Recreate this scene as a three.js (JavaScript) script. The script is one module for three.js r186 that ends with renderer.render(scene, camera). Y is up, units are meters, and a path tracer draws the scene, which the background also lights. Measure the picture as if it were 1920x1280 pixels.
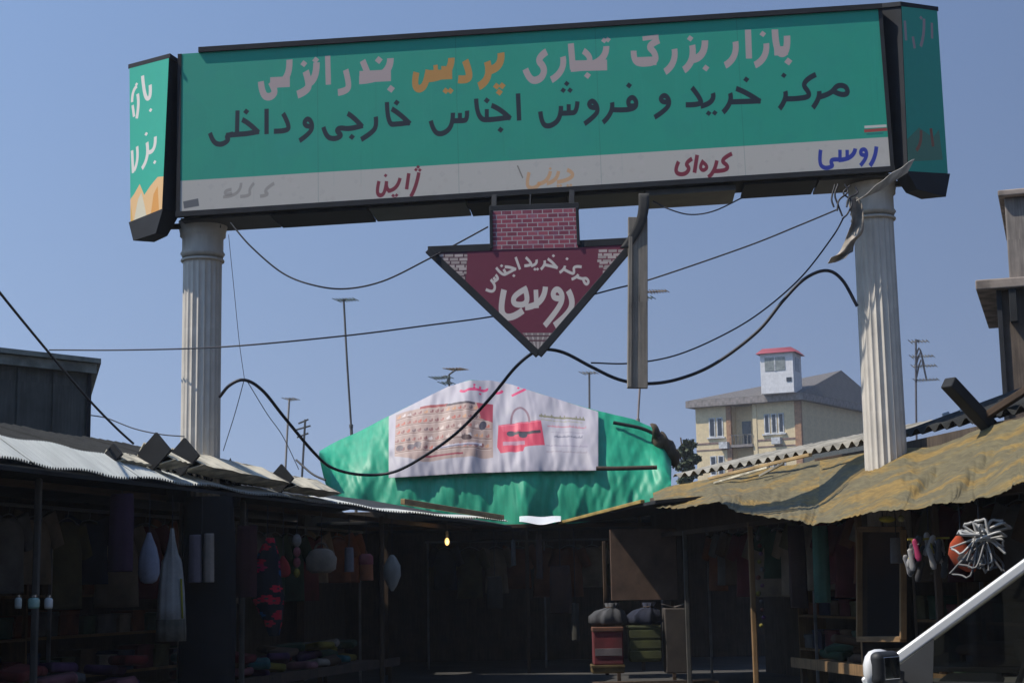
import * as THREE from 'three';
import { RoundedBoxGeometry } from 'three/addons/geometries/RoundedBoxGeometry.js';
import { mergeGeometries, toCreasedNormals } from 'three/addons/utils/BufferGeometryUtils.js';

// ------------------------------------------------------------------ camera, sky, sun, exposure
const scene = new THREE.Scene();
const F = 3000;                                            // focal length in photo pixels (1920 x 1280)
const camera = new THREE.PerspectiveCamera(2 * Math.atan(640 / F) * 180 / Math.PI, 1.5, 0.1, 2000);
camera.position.set(0, 1.4, 0);
camera.rotation.order = 'YXZ';
camera.rotation.x = Math.atan(460 / F);
camera.rotation.z = -1.0 * Math.PI / 180;
camera.updateMatrixWorld(true);

const SUN = new THREE.Vector3(-0.556, 0.819, 0.139).normalize();
function skyTexture() {
  const w = 512, h = 256, a = new Float32Array(w * h * 4);
  for (let j = 0; j < h; j++) for (let i = 0; i < w; i++) {
    const el = ((j + .5) / h - .5) * Math.PI, az = ((i + .5) / w - .5) * 2 * Math.PI;
    const d = new THREE.Vector3(Math.cos(el) * Math.cos(az), Math.sin(el), Math.cos(el) * Math.sin(az));
    const g = Math.max(-1, Math.min(1, d.dot(SUN)));
    const t = Math.pow(Math.max(0, d.y), .62);             // 0 horizon .. 1 zenith
    const k = Math.exp(1.3 * (g - .12));
    let c = [.312 * Math.exp(-2.05 * t), .382 * Math.exp(-1.66 * t), .532 * Math.exp(-1.1 * t)];   // pale lavender haze below, deeper blue above
    const warm = Math.max(0, g + .3) * .14;
    c = [c[0] * (1 + warm * .4), c[1] * (1 + warm * .7), c[2] * (1 - warm * .2)];
    if (d.y < 0) c = [.10, .10, .11];
    const o = (j * w + i) * 4;
    for (let n = 0; n < 3; n++) a[o + n] = c[n] * (d.y < 0 ? 1 : k * 1.68);
    a[o + 3] = 1;
  }
  const t = new THREE.DataTexture(a, w, h, THREE.RGBAFormat, THREE.FloatType);
  t.mapping = THREE.EquirectangularReflectionMapping; t.magFilter = THREE.LinearFilter; t.minFilter = THREE.LinearFilter;
  t.needsUpdate = true; return t;
}
const skyTex = skyTexture();
scene.background = skyTex; scene.environment = skyTex;
const sun = new THREE.DirectionalLight(new THREE.Color(1, .93, .82), 4.9);
sun.position.copy(SUN).multiplyScalar(60).add(new THREE.Vector3(0, 0, -18)); sun.target.position.set(0, 0, -18);
sun.castShadow = true; sun.shadow.mapSize.set(4096, 4096);
Object.assign(sun.shadow.camera, { left: -30, right: 30, top: 30, bottom: -30, near: 1, far: 150 });
scene.add(sun, sun.target);
const renderer = new THREE.WebGLRenderer({ antialias: true });
renderer.toneMapping = THREE.LinearToneMapping; renderer.toneMappingExposure = 1.0;
renderer.shadowMap.enabled = true;

// ------------------------------------------------------------------ helpers
const V = (x, y, z) => new THREE.Vector3(x, y, z);
let seed = 7; const rnd = () => { seed = (seed * 1664525 + 1013904223) >>> 0; return seed / 4294967296; };
const rr = (a, b) => a + (b - a) * rnd();
const lerp = (a, b, t) => a + (b - a) * t;
function ray(px, py) { return V((px - 960) / F, -(py - 640) / F, -1).applyQuaternion(camera.quaternion); }
function P(px, py, d) { const r = ray(px, py); return camera.position.clone().addScaledVector(r, -d / r.z); }        // on the plane z = -d
function onLine(px, py, A, B, off = 0) {                                                                             // on the upright plane through A-B, moved off metres towards the alley side given by the sign
  const dx = B.x - A.x, dz = B.z - A.z, l = Math.hypot(dx, dz), n = V(-dz / l, 0, dx / l);
  const r = ray(px, py), o = camera.position, p0 = A.clone().addScaledVector(n, off);
  const t = p0.sub(o).dot(n) / r.dot(n); return o.clone().addScaledVector(r, t);
}
function poly(pts, x) { if (x <= pts[0][0]) return pts[0][1]; for (let i = 1; i < pts.length; i++) if (x <= pts[i][0]) { const t = (x - pts[i - 1][0]) / (pts[i][0] - pts[i - 1][0]); return lerp(pts[i - 1][1], pts[i][1], t); } return pts[pts.length - 1][1]; }
const hash = (x, y, s) => { let n = (x * 374761393 + y * 668265263 + s * 974711) | 0; n = Math.imul(n ^ (n >>> 13), 1274126177); return ((n ^ (n >>> 16)) >>> 0) / 4294967296; };
function vnoise(x, y, per, s) { const xi = Math.floor(x), yi = Math.floor(y), fx = x - xi, fy = y - yi, u = fx * fx * (3 - 2 * fx), v = fy * fy * (3 - 2 * fy), m = (k) => ((k % per) + per) % per;
  return lerp(lerp(hash(m(xi), m(yi), s), hash(m(xi + 1), m(yi), s), u), lerp(hash(m(xi), m(yi + 1), s), hash(m(xi + 1), m(yi + 1), s), u), v); }
function fbm(x, y, per, s, oct = 5) { let a = .5, f = 1, r = 0, n = 0; for (let i = 0; i < oct; i++) { r += a * vnoise(x * f, y * f, per * f, s + i); n += a; a *= .55; f *= 2; } return r / n; }
function dataTex(w, h, fn, srgb = true) {
  const a = new Uint8Array(w * h * 4);
  for (let j = 0; j < h; j++) for (let i = 0; i < w; i++) { const c = fn(i / w, j / h); const o = (j * w + i) * 4; for (let k = 0; k < 3; k++) a[o + k] = Math.max(0, Math.min(255, c[k] * 255)); a[o + 3] = 255; }
  const t = new THREE.DataTexture(a, w, h); t.magFilter = THREE.LinearFilter; t.minFilter = THREE.LinearMipmapLinearFilter; t.generateMipmaps = true; t.wrapS = t.wrapT = THREE.RepeatWrapping;
  if (srgb) t.colorSpace = THREE.SRGBColorSpace; t.needsUpdate = true; return t;
}
const grainTex = dataTex(512, 512, (x, y) => { const g = .62 + .38 * fbm(x * 6, y * 6, 6, 3, 6) + .12 * (hash(x * 512 | 0, y * 512 | 0, 9) - .5); return [g, g, g]; });
const dirtTex = dataTex(512, 512, (x, y) => { const n = fbm(x * 5, y * 5, 5, 21, 6), m = fbm(x * 24, y * 3, 24, 31, 4), k = Math.min(1, Math.max(0, (n - .34) * 4.5)) * .26 + .74, g = k * (.86 + .16 * m); return [g, g * .985, g * .96]; });
const cleanTex = dataTex(512, 512, (x, y) => { const g = .90 + .12 * (fbm(x * 5, y * 5, 5, 101, 5) - .5) + .10 * (fbm(x * 40, y * 4, 40, 103, 3) - .5) + .03 * (hash(x * 512 | 0, y * 512 | 0, 5) - .5); return [g, g * .99, g * .975]; });
const streakTex = dataTex(512, 512, (x, y) => { const m = fbm(x * 60, y * 3, 60, 41, 4), n = fbm(x * 6, y * 6, 6, 44, 5), g = .55 + .3 * m + .25 * n; return [g, g * .97, g * .93]; });
const bumpTex = dataTex(512, 512, (x, y) => { const g = fbm(x * 14, y * 14, 14, 51, 6); return [g, g, g]; }, false);
const clothBump = dataTex(256, 256, (x, y) => { const g = .5 + .25 * Math.sin(x * 2 * Math.PI * 40) + .25 * Math.sin(y * 2 * Math.PI * 40); return [g, g, g]; }, false);
const lin = (r, g, b) => new THREE.Color().setRGB(r, g, b);
function mat(c, rough = .8, o = {}) { return new THREE.MeshStandardMaterial({ color: c instanceof THREE.Color ? c : new THREE.Color(c), roughness: rough, map: grainTex, side: THREE.DoubleSide, ...o }); }
function muv(g, s = 1) {                                    // uv in metres by the side each face looks to
  g = g.index ? g.toNonIndexed() : g; const p = g.attributes.position, n = p.count, uv = new Float32Array(n * 2), a = V(), b = V(), c = V();
  for (let i = 0; i < n; i += 3) { a.fromBufferAttribute(p, i); b.fromBufferAttribute(p, i + 1); c.fromBufferAttribute(p, i + 2);
    const m = b.clone().sub(a).cross(c.clone().sub(a)), ax = Math.abs(m.x), ay = Math.abs(m.y), az = Math.abs(m.z);
    for (let k = 0; k < 3; k++) { const q = [a, b, c][k], o = (i + k) * 2; if (ay >= ax && ay >= az) { uv[o] = q.x * s; uv[o + 1] = q.z * s; } else if (ax >= az) { uv[o] = q.z * s; uv[o + 1] = q.y * s; } else { uv[o] = q.x * s; uv[o + 1] = q.y * s; } } }
  g.setAttribute('uv', new THREE.BufferAttribute(uv, 2)); return g;
}
const used = {};
const numbered = (n) => { used[n] = (used[n] || 0) + 1; return used[n] === 1 ? n : n + '_' + String(used[n] - 1).padStart(3, '0'); };
function part(name, geo, m, parent) { const o = new THREE.Mesh(geo, m); o.name = name; o.castShadow = o.receiveShadow = true; parent.add(o); return o; }
function thing(name, label, category, group) { const g = new THREE.Group(); g.name = numbered(name); g.userData = { label, category }; if (group) g.userData.group = group; scene.add(g); return g; }
function single(name, geo, m, label, category, group) { const o = part(numbered(name), geo, m, scene); o.userData = { label, category }; if (group) o.userData.group = group; return o; }
function base(g) { const b = new THREE.Box3().setFromObject(g), c = V((b.min.x + b.max.x) / 2, b.min.y, (b.min.z + b.max.z) / 2); for (const ch of g.children) ch.position.sub(c); g.position.add(c); return g; }
function hexa(f, u0, u1, v0, v1, w0, w1) {                  // box between parameter limits of a mapping f(u,v,w)
  const q = [f(u0, v0, w0), f(u1, v0, w0), f(u1, v1, w0), f(u0, v1, w0), f(u0, v0, w1), f(u1, v0, w1), f(u1, v1, w1), f(u0, v1, w1)], p = [];
  for (const [a, b, c, d] of [[4, 5, 6, 7], [1, 0, 3, 2], [0, 4, 7, 3], [5, 1, 2, 6], [7, 6, 2, 3], [0, 1, 5, 4]]) for (const k of [a, b, c, a, c, d]) p.push(q[k].x, q[k].y, q[k].z);
  const g = new THREE.BufferGeometry(); g.setAttribute('position', new THREE.Float32BufferAttribute(p, 3)); g.computeVertexNormals(); return muv(g);
}
function hull(bottom, top) {                                // prism between two rings of points
  const p = [], n = bottom.length, tri = (a, b, c) => p.push(a.x, a.y, a.z, b.x, b.y, b.z, c.x, c.y, c.z);
  for (let i = 0; i < n; i++) { const j = (i + 1) % n; tri(bottom[i], bottom[j], top[j]); tri(bottom[i], top[j], top[i]); }
  for (let i = 1; i < n - 1; i++) { tri(top[0], top[i], top[i + 1]); tri(bottom[0], bottom[i + 1], bottom[i]); }
  const g = new THREE.BufferGeometry(); g.setAttribute('position', new THREE.Float32BufferAttribute(p, 3)); g.computeVertexNormals(); return muv(g);
}
function beam(a, b, w, h, round = .12) {                    // bevelled bar from a to b
  const l = a.distanceTo(b), g = new RoundedBoxGeometry(w, l, h, 1, Math.min(w, h) * round), m = new THREE.Matrix4();
  const y = b.clone().sub(a).normalize(), x = Math.abs(y.y) > .95 ? V(1, 0, 0) : V(0, 1, 0).cross(y).normalize(), z = x.clone().cross(y).normalize(), xx = y.clone().cross(z).normalize();
  m.makeBasis(xx, y, z).setPosition(a.clone().add(b).multiplyScalar(.5)); const u = muv(g); u.applyMatrix4(m); return u;
}
function tube(pts, r, seg = 40, rad = 7) { return new THREE.TubeGeometry(new THREE.CatmullRomCurve3(pts, false, 'catmullrom', .5), seg, r, rad, false); }
function sheet(fn, nu, nv, th = .004) {                     // surface with thickness, uv in metres
  const g = [], pos = [], uv = [], idx = []; for (let j = 0; j <= nv; j++) { g.push([]); for (let i = 0; i <= nu; i++) g[j].push(fn(i / nu, j / nv)); }
  const L = [], H = []; let s = 0; for (let i = 0; i <= nu; i++) { if (i) s += g[0][i].distanceTo(g[0][i - 1]); L.push(s); } s = 0; for (let j = 0; j <= nv; j++) { if (j) s += g[j][nu >> 1].distanceTo(g[j - 1][nu >> 1]); H.push(s); }
  for (let side = 0; side < 2; side++) for (let j = 0; j <= nv; j++) for (let i = 0; i <= nu; i++) {
    const a = g[j][Math.min(nu, i + 1)].clone().sub(g[j][Math.max(0, i - 1)]), b = g[Math.min(nv, j + 1)][i].clone().sub(g[Math.max(0, j - 1)][i]), n = a.cross(b).normalize(), q = g[j][i].clone().addScaledVector(n, side ? -th : 0);
    pos.push(q.x, q.y, q.z); uv.push(L[i], H[j]); }
  const N = (nu + 1) * (nv + 1), id = (i, j, k) => k * N + j * (nu + 1) + i;
  for (let j = 0; j < nv; j++) for (let i = 0; i < nu; i++) { const a = id(i, j, 0), b = id(i + 1, j, 0), c = id(i + 1, j + 1, 0), d = id(i, j + 1, 0); idx.push(a, b, c, a, c, d, a + N, c + N, b + N, a + N, d + N, c + N); }
  const rim = (a, b) => idx.push(a, a + N, b + N, a, b + N, b);
  for (let i = 0; i < nu; i++) { rim(id(i, 0, 0), id(i + 1, 0, 0)); rim(id(i + 1, nv, 0), id(i, nv, 0)); }
  for (let j = 0; j < nv; j++) { rim(id(0, j + 1, 0), id(0, j, 0)); rim(id(nu, j, 0), id(nu, j + 1, 0)); }
  const o = new THREE.BufferGeometry(); o.setAttribute('position', new THREE.Float32BufferAttribute(pos, 3)); o.setAttribute('uv', new THREE.Float32BufferAttribute(uv, 2)); o.setIndex(idx); o.computeVertexNormals(); return o;
}
function loft(prof, N = 20, fold = 0, s = 1, cx = 0) {      // closed body of oval rings: prof rows [y, half width, half depth, shift x]
  const pos = [], uv = [], idx = []; prof.forEach(([y, a, b, sx = 0], j) => { for (let i = 0; i <= N; i++) { const t = i / N * 2 * Math.PI, k = 1 + fold * Math.sin(t * 7 + s * 3 + y * 2) + fold * .6 * Math.sin(t * 13 + s); pos.push(cx + sx + a * k * Math.cos(t), y, b * k * Math.sin(t)); uv.push(i / N * (a + b) * 3, y); } });
  const M = N + 1; for (let j = 0; j < prof.length - 1; j++) for (let i = 0; i < N; i++) { const a = j * M + i; idx.push(a, a + M, a + M + 1, a, a + M + 1, a + 1); }
  for (const j of [0, prof.length - 1]) { const c = pos.length / 3; pos.push(cx + (prof[j][3] || 0), prof[j][0], 0); uv.push(0, 0); for (let i = 0; i < N; i++) { const a = j * M + i; j ? idx.push(a + 1, a, c) : idx.push(a, a + 1, c); } }
  const g = new THREE.BufferGeometry(); g.setAttribute('position', new THREE.Float32BufferAttribute(pos, 3)); g.setAttribute('uv', new THREE.Float32BufferAttribute(uv, 2)); g.setIndex(idx); g.computeVertexNormals(); return g;
}
const rbox = (w, h, d, r = .02, seg = 2) => muv(new RoundedBoxGeometry(w, h, d, seg, Math.min(r, w / 2.1, h / 2.1, d / 2.1)));
// lettering: strokes noted in photo pixels and laid into the flat print of a sign
function quadMap(c, W, H) { const [tl, tr, br, bl] = c; return (x, y) => { let u = .5, v = .5; for (let k = 0; k < 8; k++) { const xl = lerp(tl[0], bl[0], v), xr = lerp(tr[0], br[0], v); u = (x - xl) / (xr - xl); const yt = lerp(tl[1], tr[1], u), yb = lerp(bl[1], br[1], u); v = (y - yt) / (yb - yt); } return [u * W, v * H]; }; }
function painter(ctx, map, zx, zy, zs, unit) {              // zx, zy, zs: origin and scale of the enlargement the strokes were read from
  const q = (p) => map(zx + p[0] / zs, zy + p[1] / zs);
  return {
    s(w, pts, col) { const lw = w / zs * unit, asp = 1.22, k = pts.map(q), n = k.length - 1, ext = (a, b) => { const dx = a[0] - b[0], dy = a[1] - b[1], l = Math.hypot(dx, dy) || 1; a[0] += dx / l * lw * .32; a[1] += dy / l * lw * .32; }; ext(k[0], k[1]); ext(k[n], k[n - 1]); k.forEach((p) => { p[1] /= asp; }); ctx.save(); ctx.scale(1, asp); ctx.strokeStyle = col; ctx.lineWidth = lw * .94; ctx.lineCap = 'butt'; ctx.lineJoin = 'round'; ctx.beginPath(); ctx.moveTo(...k[0]);
      for (let i = 1; i < k.length - 1; i++) { const mx = (k[i][0] + k[i + 1][0]) / 2, my = (k[i][1] + k[i + 1][1]) / 2; ctx.quadraticCurveTo(k[i][0], k[i][1], i === k.length - 2 ? k[i + 1][0] : mx, i === k.length - 2 ? k[i + 1][1] : my); }
      if (k.length === 2) ctx.lineTo(...k[1]); ctx.stroke(); ctx.restore(); },
    d(r, pts, col) { ctx.fillStyle = col; for (const p of pts) { const [x, y] = q(p), e = r / zs * unit; ctx.save(); ctx.translate(x, y); ctx.rotate(.7); ctx.fillRect(-e, -e, 2 * e, 2 * e); ctx.restore(); } },
    e(a, b, r, pts, col) { ctx.fillStyle = col; for (const p of pts) { const [x, y] = q(p); ctx.beginPath(); ctx.ellipse(x, y, a / zs * unit, b / zs * unit, r, 0, 7); ctx.fill(); } },
    f(pts, col) { ctx.fillStyle = col; ctx.beginPath(); pts.map(q).forEach((p, i) => i ? ctx.lineTo(...p) : ctx.moveTo(...p)); ctx.closePath(); ctx.fill(); },
  };
}
function canvas(w, h, bg) { const c = document.createElement('canvas'); c.width = w; c.height = h; const x = c.getContext('2d'); x.fillStyle = bg; x.fillRect(0, 0, w, h); return [c, x]; }
function speckle(x, w, h, n, cols, r0, r1, a) { for (let i = 0; i < n; i++) { x.globalAlpha = rr(.2, 1) * a; x.fillStyle = cols[(rnd() * cols.length) | 0]; x.beginPath(); x.ellipse(rr(0, w), rr(0, h), rr(r0, r1), rr(r0, r1) * rr(.3, 1), rr(0, 3), 0, 7); x.fill(); } x.globalAlpha = 1; }
function ctex(c) { const t = new THREE.CanvasTexture(c); t.colorSpace = THREE.SRGBColorSpace; t.anisotropy = 8; return t; }
function quadGeo(tl, tr, br, bl) { const g = new THREE.BufferGeometry(), p = [], uv = [], idx = [], N = 12;
  for (let j = 0; j <= N; j++) for (let i = 0; i <= N; i++) { const u = i / N, v = j / N, a = tl.clone().lerp(tr, u).lerp(bl.clone().lerp(br, u), v); p.push(a.x, a.y, a.z); uv.push(u, 1 - v); }
  for (let j = 0; j < N; j++) for (let i = 0; i < N; i++) { const a = j * (N + 1) + i; idx.push(a, a + N + 1, a + N + 2, a, a + N + 2, a + 1); }
  g.setAttribute('position', new THREE.Float32BufferAttribute(p, 3)); g.setAttribute('uv', new THREE.Float32BufferAttribute(uv, 2)); g.setIndex(idx); g.computeVertexNormals(); return g; }

function plane(o, ex, ey) { const X = ex.clone().normalize(), Z = X.clone().cross(ey).normalize(), Y = Z.clone().cross(X).normalize();   // flat board with its own axes in metres
  return { o, X, Y, Z, hit(px, py) { const r = ray(px, py), t = o.clone().sub(camera.position).dot(Z) / r.dot(Z); return camera.position.clone().addScaledVector(r, t); }, loc(p) { const q = p.clone().sub(o); return [q.dot(X), q.dot(Y)]; } }; }

// ------------------------------------------------------------------ materials
const M = {
  asphalt: mat(lin(.07, .068, .065), .95), metalDark: mat(lin(.020, .023, .030), .85), metalMid: mat(lin(.09, .085, .075), .6), steel: mat(lin(.30, .30, .30), .5, { metalness: .4 }),
  column: mat(lin(.74, .70, .63), .75, { map: cleanTex, bumpMap: bumpTex, bumpScale: .002 }), columnCap: mat(lin(.66, .63, .57), .8, { map: cleanTex }),
  cable: mat(lin(.018, .018, .026), .55), cableThin: mat(lin(.03, .03, .045), .6),
  board: mat(lin(.31, .285, .25), .85, { map: streakTex, bumpMap: streakTex, bumpScale: .003 }),
  mint: mat(lin(.72, .75, .71), .5, { map: cleanTex }), mossRoof: mat(lin(.020, .021, .019), .95, { map: dirtTex, bumpMap: bumpTex, bumpScale: .01 }),
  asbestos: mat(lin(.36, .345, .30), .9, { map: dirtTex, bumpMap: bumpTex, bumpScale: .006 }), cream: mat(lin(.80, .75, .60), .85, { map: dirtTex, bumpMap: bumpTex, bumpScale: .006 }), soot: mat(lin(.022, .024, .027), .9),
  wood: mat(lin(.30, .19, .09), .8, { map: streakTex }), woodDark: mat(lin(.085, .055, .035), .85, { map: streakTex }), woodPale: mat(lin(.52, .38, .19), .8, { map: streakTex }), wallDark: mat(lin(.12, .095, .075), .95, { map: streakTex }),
  tarpGreen: mat(lin(.020, .40, .225), .5, { map: cleanTex }), greenTarp: mat(lin(.020, .36, .21), .55, { side: THREE.DoubleSide }), whiteSheet: mat(lin(.80, .79, .80), .5), shed: mat(lin(.105, .125, .125), .7, { map: streakTex }), shedLip: mat(lin(.27, .31, .29), .55, { map: dirtTex }),
  carPaint: new THREE.MeshPhysicalMaterial({ color: lin(.74, .73, .70), roughness: .35, clearcoat: .8, clearcoatRoughness: .08 }), rubber: mat(lin(.015, .015, .016), .85), blackPlastic: mat(lin(.02, .021, .022), .6),
  carGlass: new THREE.MeshPhysicalMaterial({ color: lin(.40, .40, .36), roughness: .03, transmission: 1, thickness: 0, ior: 1.5, side: THREE.DoubleSide }), mirrorGlass: new THREE.MeshStandardMaterial({ color: lin(.55, .56, .56), roughness: .06, metalness: 1 }),
  chrome: new THREE.MeshStandardMaterial({ color: lin(.6, .6, .6), roughness: .2, metalness: 1 }), seat: mat(lin(.06, .058, .052), .9),
  glass: new THREE.MeshPhysicalMaterial({ color: lin(.02, .022, .03), roughness: .08 }), white: mat(lin(.72, .72, .72), .6), red: mat(lin(.45, .04, .05), .7),
};

// ------------------------------------------------------------------ the setting
{ const g = new THREE.PlaneGeometry(1200, 1200); g.rotateX(-Math.PI / 2); const o = part('ground', muv(g, .25), M.asphalt, scene); o.userData = { kind: 'structure', label: 'grey worn asphalt ground of the market street', category: 'ground' }; }

// ------------------------------------------------------------------ gateway: columns, main sign
const ZL = 15.45, ZR = 14.95;                               // distance of the sign's two ends
const tl = P(338, 101, ZL), bl = P(335, 397, ZL), tr = P(1649, 17, ZR), br = P(1672, 312, ZR);
const sn = tr.clone().sub(bl).cross(tl.clone().sub(br)).normalize(); if (sn.z < 0) sn.negate();
const S = (u, v, w) => bl.clone().lerp(br, u).lerp(tl.clone().lerp(tr, u), v).addScaledVector(sn, w);   // u along, v up, w out of the face

function columnAt(cx, cz, top, r0, r1, label) {
  const t = thing('fluted_column', label, 'column', 'columns of the market gateway');
  const nf = 20, seg = 8, N = nf * seg, rows = 26, pos = [], uv = [], idx = [];
  for (let j = 0; j <= rows; j++) { const y = .28 + (top - .36 - .28) * j / rows, R = lerp(r0, r1, j / rows), w = Math.min(1, j / 1.2, (rows - j) / 1.2);
    for (let i = 0; i <= N; i++) { const a = i / N * 2 * Math.PI, f = Math.pow(Math.abs(Math.sin(a * nf / 2)), .75), r = R - .021 * f * w; pos.push(r * Math.cos(a), y, r * Math.sin(a)); uv.push(i / N * 1.3, y); } }
  for (let j = 0; j < rows; j++) for (let i = 0; i < N; i++) { const a = j * (N + 1) + i; idx.push(a, a + N + 1, a + N + 2, a, a + N + 2, a + 1); }
  const g = new THREE.BufferGeometry(); g.setAttribute('position', new THREE.Float32BufferAttribute(pos, 3)); g.setAttribute('uv', new THREE.Float32BufferAttribute(uv, 2)); g.setIndex(idx); g.computeVertexNormals();
  part('shaft', g, M.column, t);
  const lathe = (pts) => new THREE.LatheGeometry(pts.map(([x, y]) => new THREE.Vector2(x, y)), 40);
  part('plinth', lathe([[0, 0], [r0 + .12, 0], [r0 + .12, .12], [r0 + .07, .14], [r0 + .08, .19], [r0 + .04, .24], [r0 + .005, .30], [0, .30]]), M.column, t);
  const c = part('capital', lathe([[0, top - .38], [r1 + .004, top - .38], [r1 + .018, top - .345], [r1 + .03, top - .33], [r1 + .012, top - .30], [r1 + .012, top - .17], [r1 + .035, top - .15], [r1 + .035, top - .12], [r1 + .05, top - .05], [r1 + .05, top], [0, top]]), M.columnCap, t);
  part('neck_ring', new THREE.TorusGeometry(r1 + .012, .014, 8, 40).rotateX(Math.PI / 2).translate(0, top - .40, 0), M.columnCap, c);
  t.position.set(cx, 0, cz); return t;
}
const lc = P(378, 600, ZL + .38), rc = P(1648, 600, ZR + .38), lcT = S(.031, 0, -.38).y - .03, rcT = S(.972, 0, -.38).y - .03;
columnAt(lc.x, lc.z, lcT, .198, .194, 'white fluted column rising from behind the pale corrugated eave beside the grey shed');
columnAt(rc.x, rc.z, rcT, .212, .192, 'white fluted column standing out of the yellow awning with a dangling torn strip');

{ // main sign
  const t = thing('gateway_sign', 'long green market sign with white and black Persian lettering across two columns', 'sign');
  const W = 2048, H = 460, [cv, x] = canvas(W, H, '#229a80'), mp = quadMap([[338, 101], [1649, 17], [1672, 312], [335, 397]], W, H), un = W / 1325;
  speckle(x, W, H, 500, ['#2a9d88', '#1f8b78', '#269282'], 10, 90, .10);
  const zn = (a, b, c) => painter(x, mp, a, b, c, un);
  const full = zn(0, 0, 1); full.f([[330, 340], [1000, 299], [1670, 257], [1680, 330], [330, 410]], '#bfb9af');
  speckle(x, W, 0, 1, ['#000'], 1, 2, 0);
  for (let i = 0; i < 160; i++) { const px = rr(340, 1668), py = lerp(342, 259, (px - 335) / 1335) + rr(2, 52); full.d(rr(1, 5), [[px, py]], ['rgba(120,110,95,.05)', 'rgba(225,220,210,.05)', 'rgba(90,85,80,.05)'][(rnd() * 3) | 0]); }
  for (let i = 0; i < 90; i++) { const sx = rr(0, W), sy = rr(0, H * .7), sl = rr(40, 220); x.globalAlpha = rr(.02, .06); x.fillStyle = rnd() < .5 ? '#0d4a40' : '#7fb5a6'; x.fillRect(sx, sy, rr(1, 5), sl); } x.globalAlpha = 1;
  for (const sx of [.2, .4, .6, .8]) { x.globalAlpha = .22; x.fillStyle = '#0c3d36'; x.fillRect(W * sx, 0, 1.6, H); x.globalAlpha = 1; }
  const wh = '#b5a29d', or = '#bd8a48', nv = '#14232f';
  const A = zn(380, 130, 3.097), B = zn(960, 30, 2.909), E = zn(470, 60, 6.19), G = zn(760, 0, 2.667), C = zn(400, 270, 2.743), D = zn(1000, 230, 2.743);
  // first line
  B.s(38, [[1515, 120], [1520, 205], [1455, 205], [1450, 85]], wh); B.s(44, [[1505, 190], [1460, 192]], wh); B.d(16, [[1522, 250]], wh); B.s(34, [[1405, 160], [1412, 235], [1352, 265]], wh); B.d(13, [[1385, 98]], wh); B.s(36, [[1306, 85], [1311, 222]], wh); B.s(34, [[1240, 150], [1252, 232], [1192, 266]], wh);
  B.s(38, [[1075, 145], [1077, 225], [1022, 235]], wh); B.s(36, [[1008, 170], [1022, 252], [970, 290]], wh); B.d(14, [[1080, 285]], wh); B.d(13, [[995, 122]], wh); B.s(34, [[912, 190], [922, 262], [868, 300]], wh);
  B.s(34, [[818, 135], [762, 160], [806, 200], [812, 252], [720, 262], [690, 235], [690, 200]], wh); B.s(42, [[800, 245], [720, 248]], wh); B.s(22, [[745, 122], [818, 112]], wh);
  B.s(36, [[542, 175], [546, 275], [360, 285]], wh); B.s(52, [[530, 268], [372, 272]], wh); B.s(36, [[350, 160], [360, 280]], wh); B.s(32, [[425, 195], [478, 232], [440, 262]], wh); B.d(12, [[530, 132], [550, 128]], wh); B.d(14, [[440, 325]], wh);
  B.s(34, [[308, 232], [322, 302], [252, 344]], wh); B.s(36, [[208, 200], [160, 232], [210, 285], [190, 345], [125, 358], [105, 300]], wh);
  G.s(38, [[505, 275], [512, 342], [448, 352]], or); G.s(36, [[438, 318], [460, 400], [402, 428]], or); G.d(13, [[482, 432], [510, 430], [496, 462]], or); G.s(36, [[328, 312], [352, 375], [330, 402], [300, 398]], or);
  G.s(36, [[255, 300], [257, 388], [140, 392]], or); G.s(44, [[245, 372], [140, 376]], or); G.s(24, [[215, 338], [215, 370]], or); G.s(24, [[175, 332], [178, 370]], or); G.s(34, [[138, 360], [128, 425], [88, 452], [66, 420], [76, 372]], or); G.d(12, [[226, 455], [250, 455]], or);
  E.s(85, [[1672, 330], [1675, 545], [1330, 560]], wh); E.s(120, [[1640, 505], [1345, 520]], wh); E.s(75, [[1352, 352], [1392, 450]], wh); E.d(34, [[1535, 325]], wh); E.d(34, [[1678, 662]], wh); E.s(72, [[1150, 460], [1188, 600], [1160, 690], [1075, 702]], wh); E.s(68, [[932, 295], [940, 592]], wh);
  E.s(84, [[800, 380], [802, 590], [700, 600]], wh); E.s(84, [[680, 480], [720, 600], [680, 690], [598, 722]], wh); E.d(30, [[790, 325], [650, 368]], wh); E.s(80, [[480, 345], [490, 625], [280, 612]], wh); E.s(110, [[450, 580], [285, 588]], wh); E.s(78, [[270, 600], [325, 690], [250, 768], [155, 735], [142, 600]], wh);
  // second line
  const a = (w, p) => A.s(w * .98, p, nv), b = (w, p) => B.s(w * .98, p, nv);
  a(27, [[245, 298], [285, 318], [330, 365]]); a(27, [[330, 365], [270, 377], [205, 380], [150, 386]]); a(27, [[210, 250], [207, 375]]); a(27, [[175, 380], [138, 388], [162, 412], [110, 444], [62, 425], [48, 380]]); A.d(13, [[262, 248]], nv); a(28, [[383, 240], [383, 370]]);
  a(27, [[485, 265], [522, 332], [500, 362], [435, 362]]); a(26, [[655, 332], [622, 338], [603, 310], [630, 283], [657, 320], [645, 372], [585, 412]]);
  a(27, [[870, 262], [905, 283], [945, 330]]); a(27, [[945, 330], [880, 350], [815, 340], [795, 360], [832, 385], [790, 408], [735, 395], [722, 345]]); A.d(13, [[888, 394]], nv); a(27, [[1030, 285], [1036, 332], [1000, 375], [950, 405]]);
  a(27, [[1095, 200], [1098, 322], [1160, 320], [1222, 312]]); a(27, [[1130, 235], [1175, 262], [1225, 312]]); A.d(13, [[1152, 195]], nv);
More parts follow.
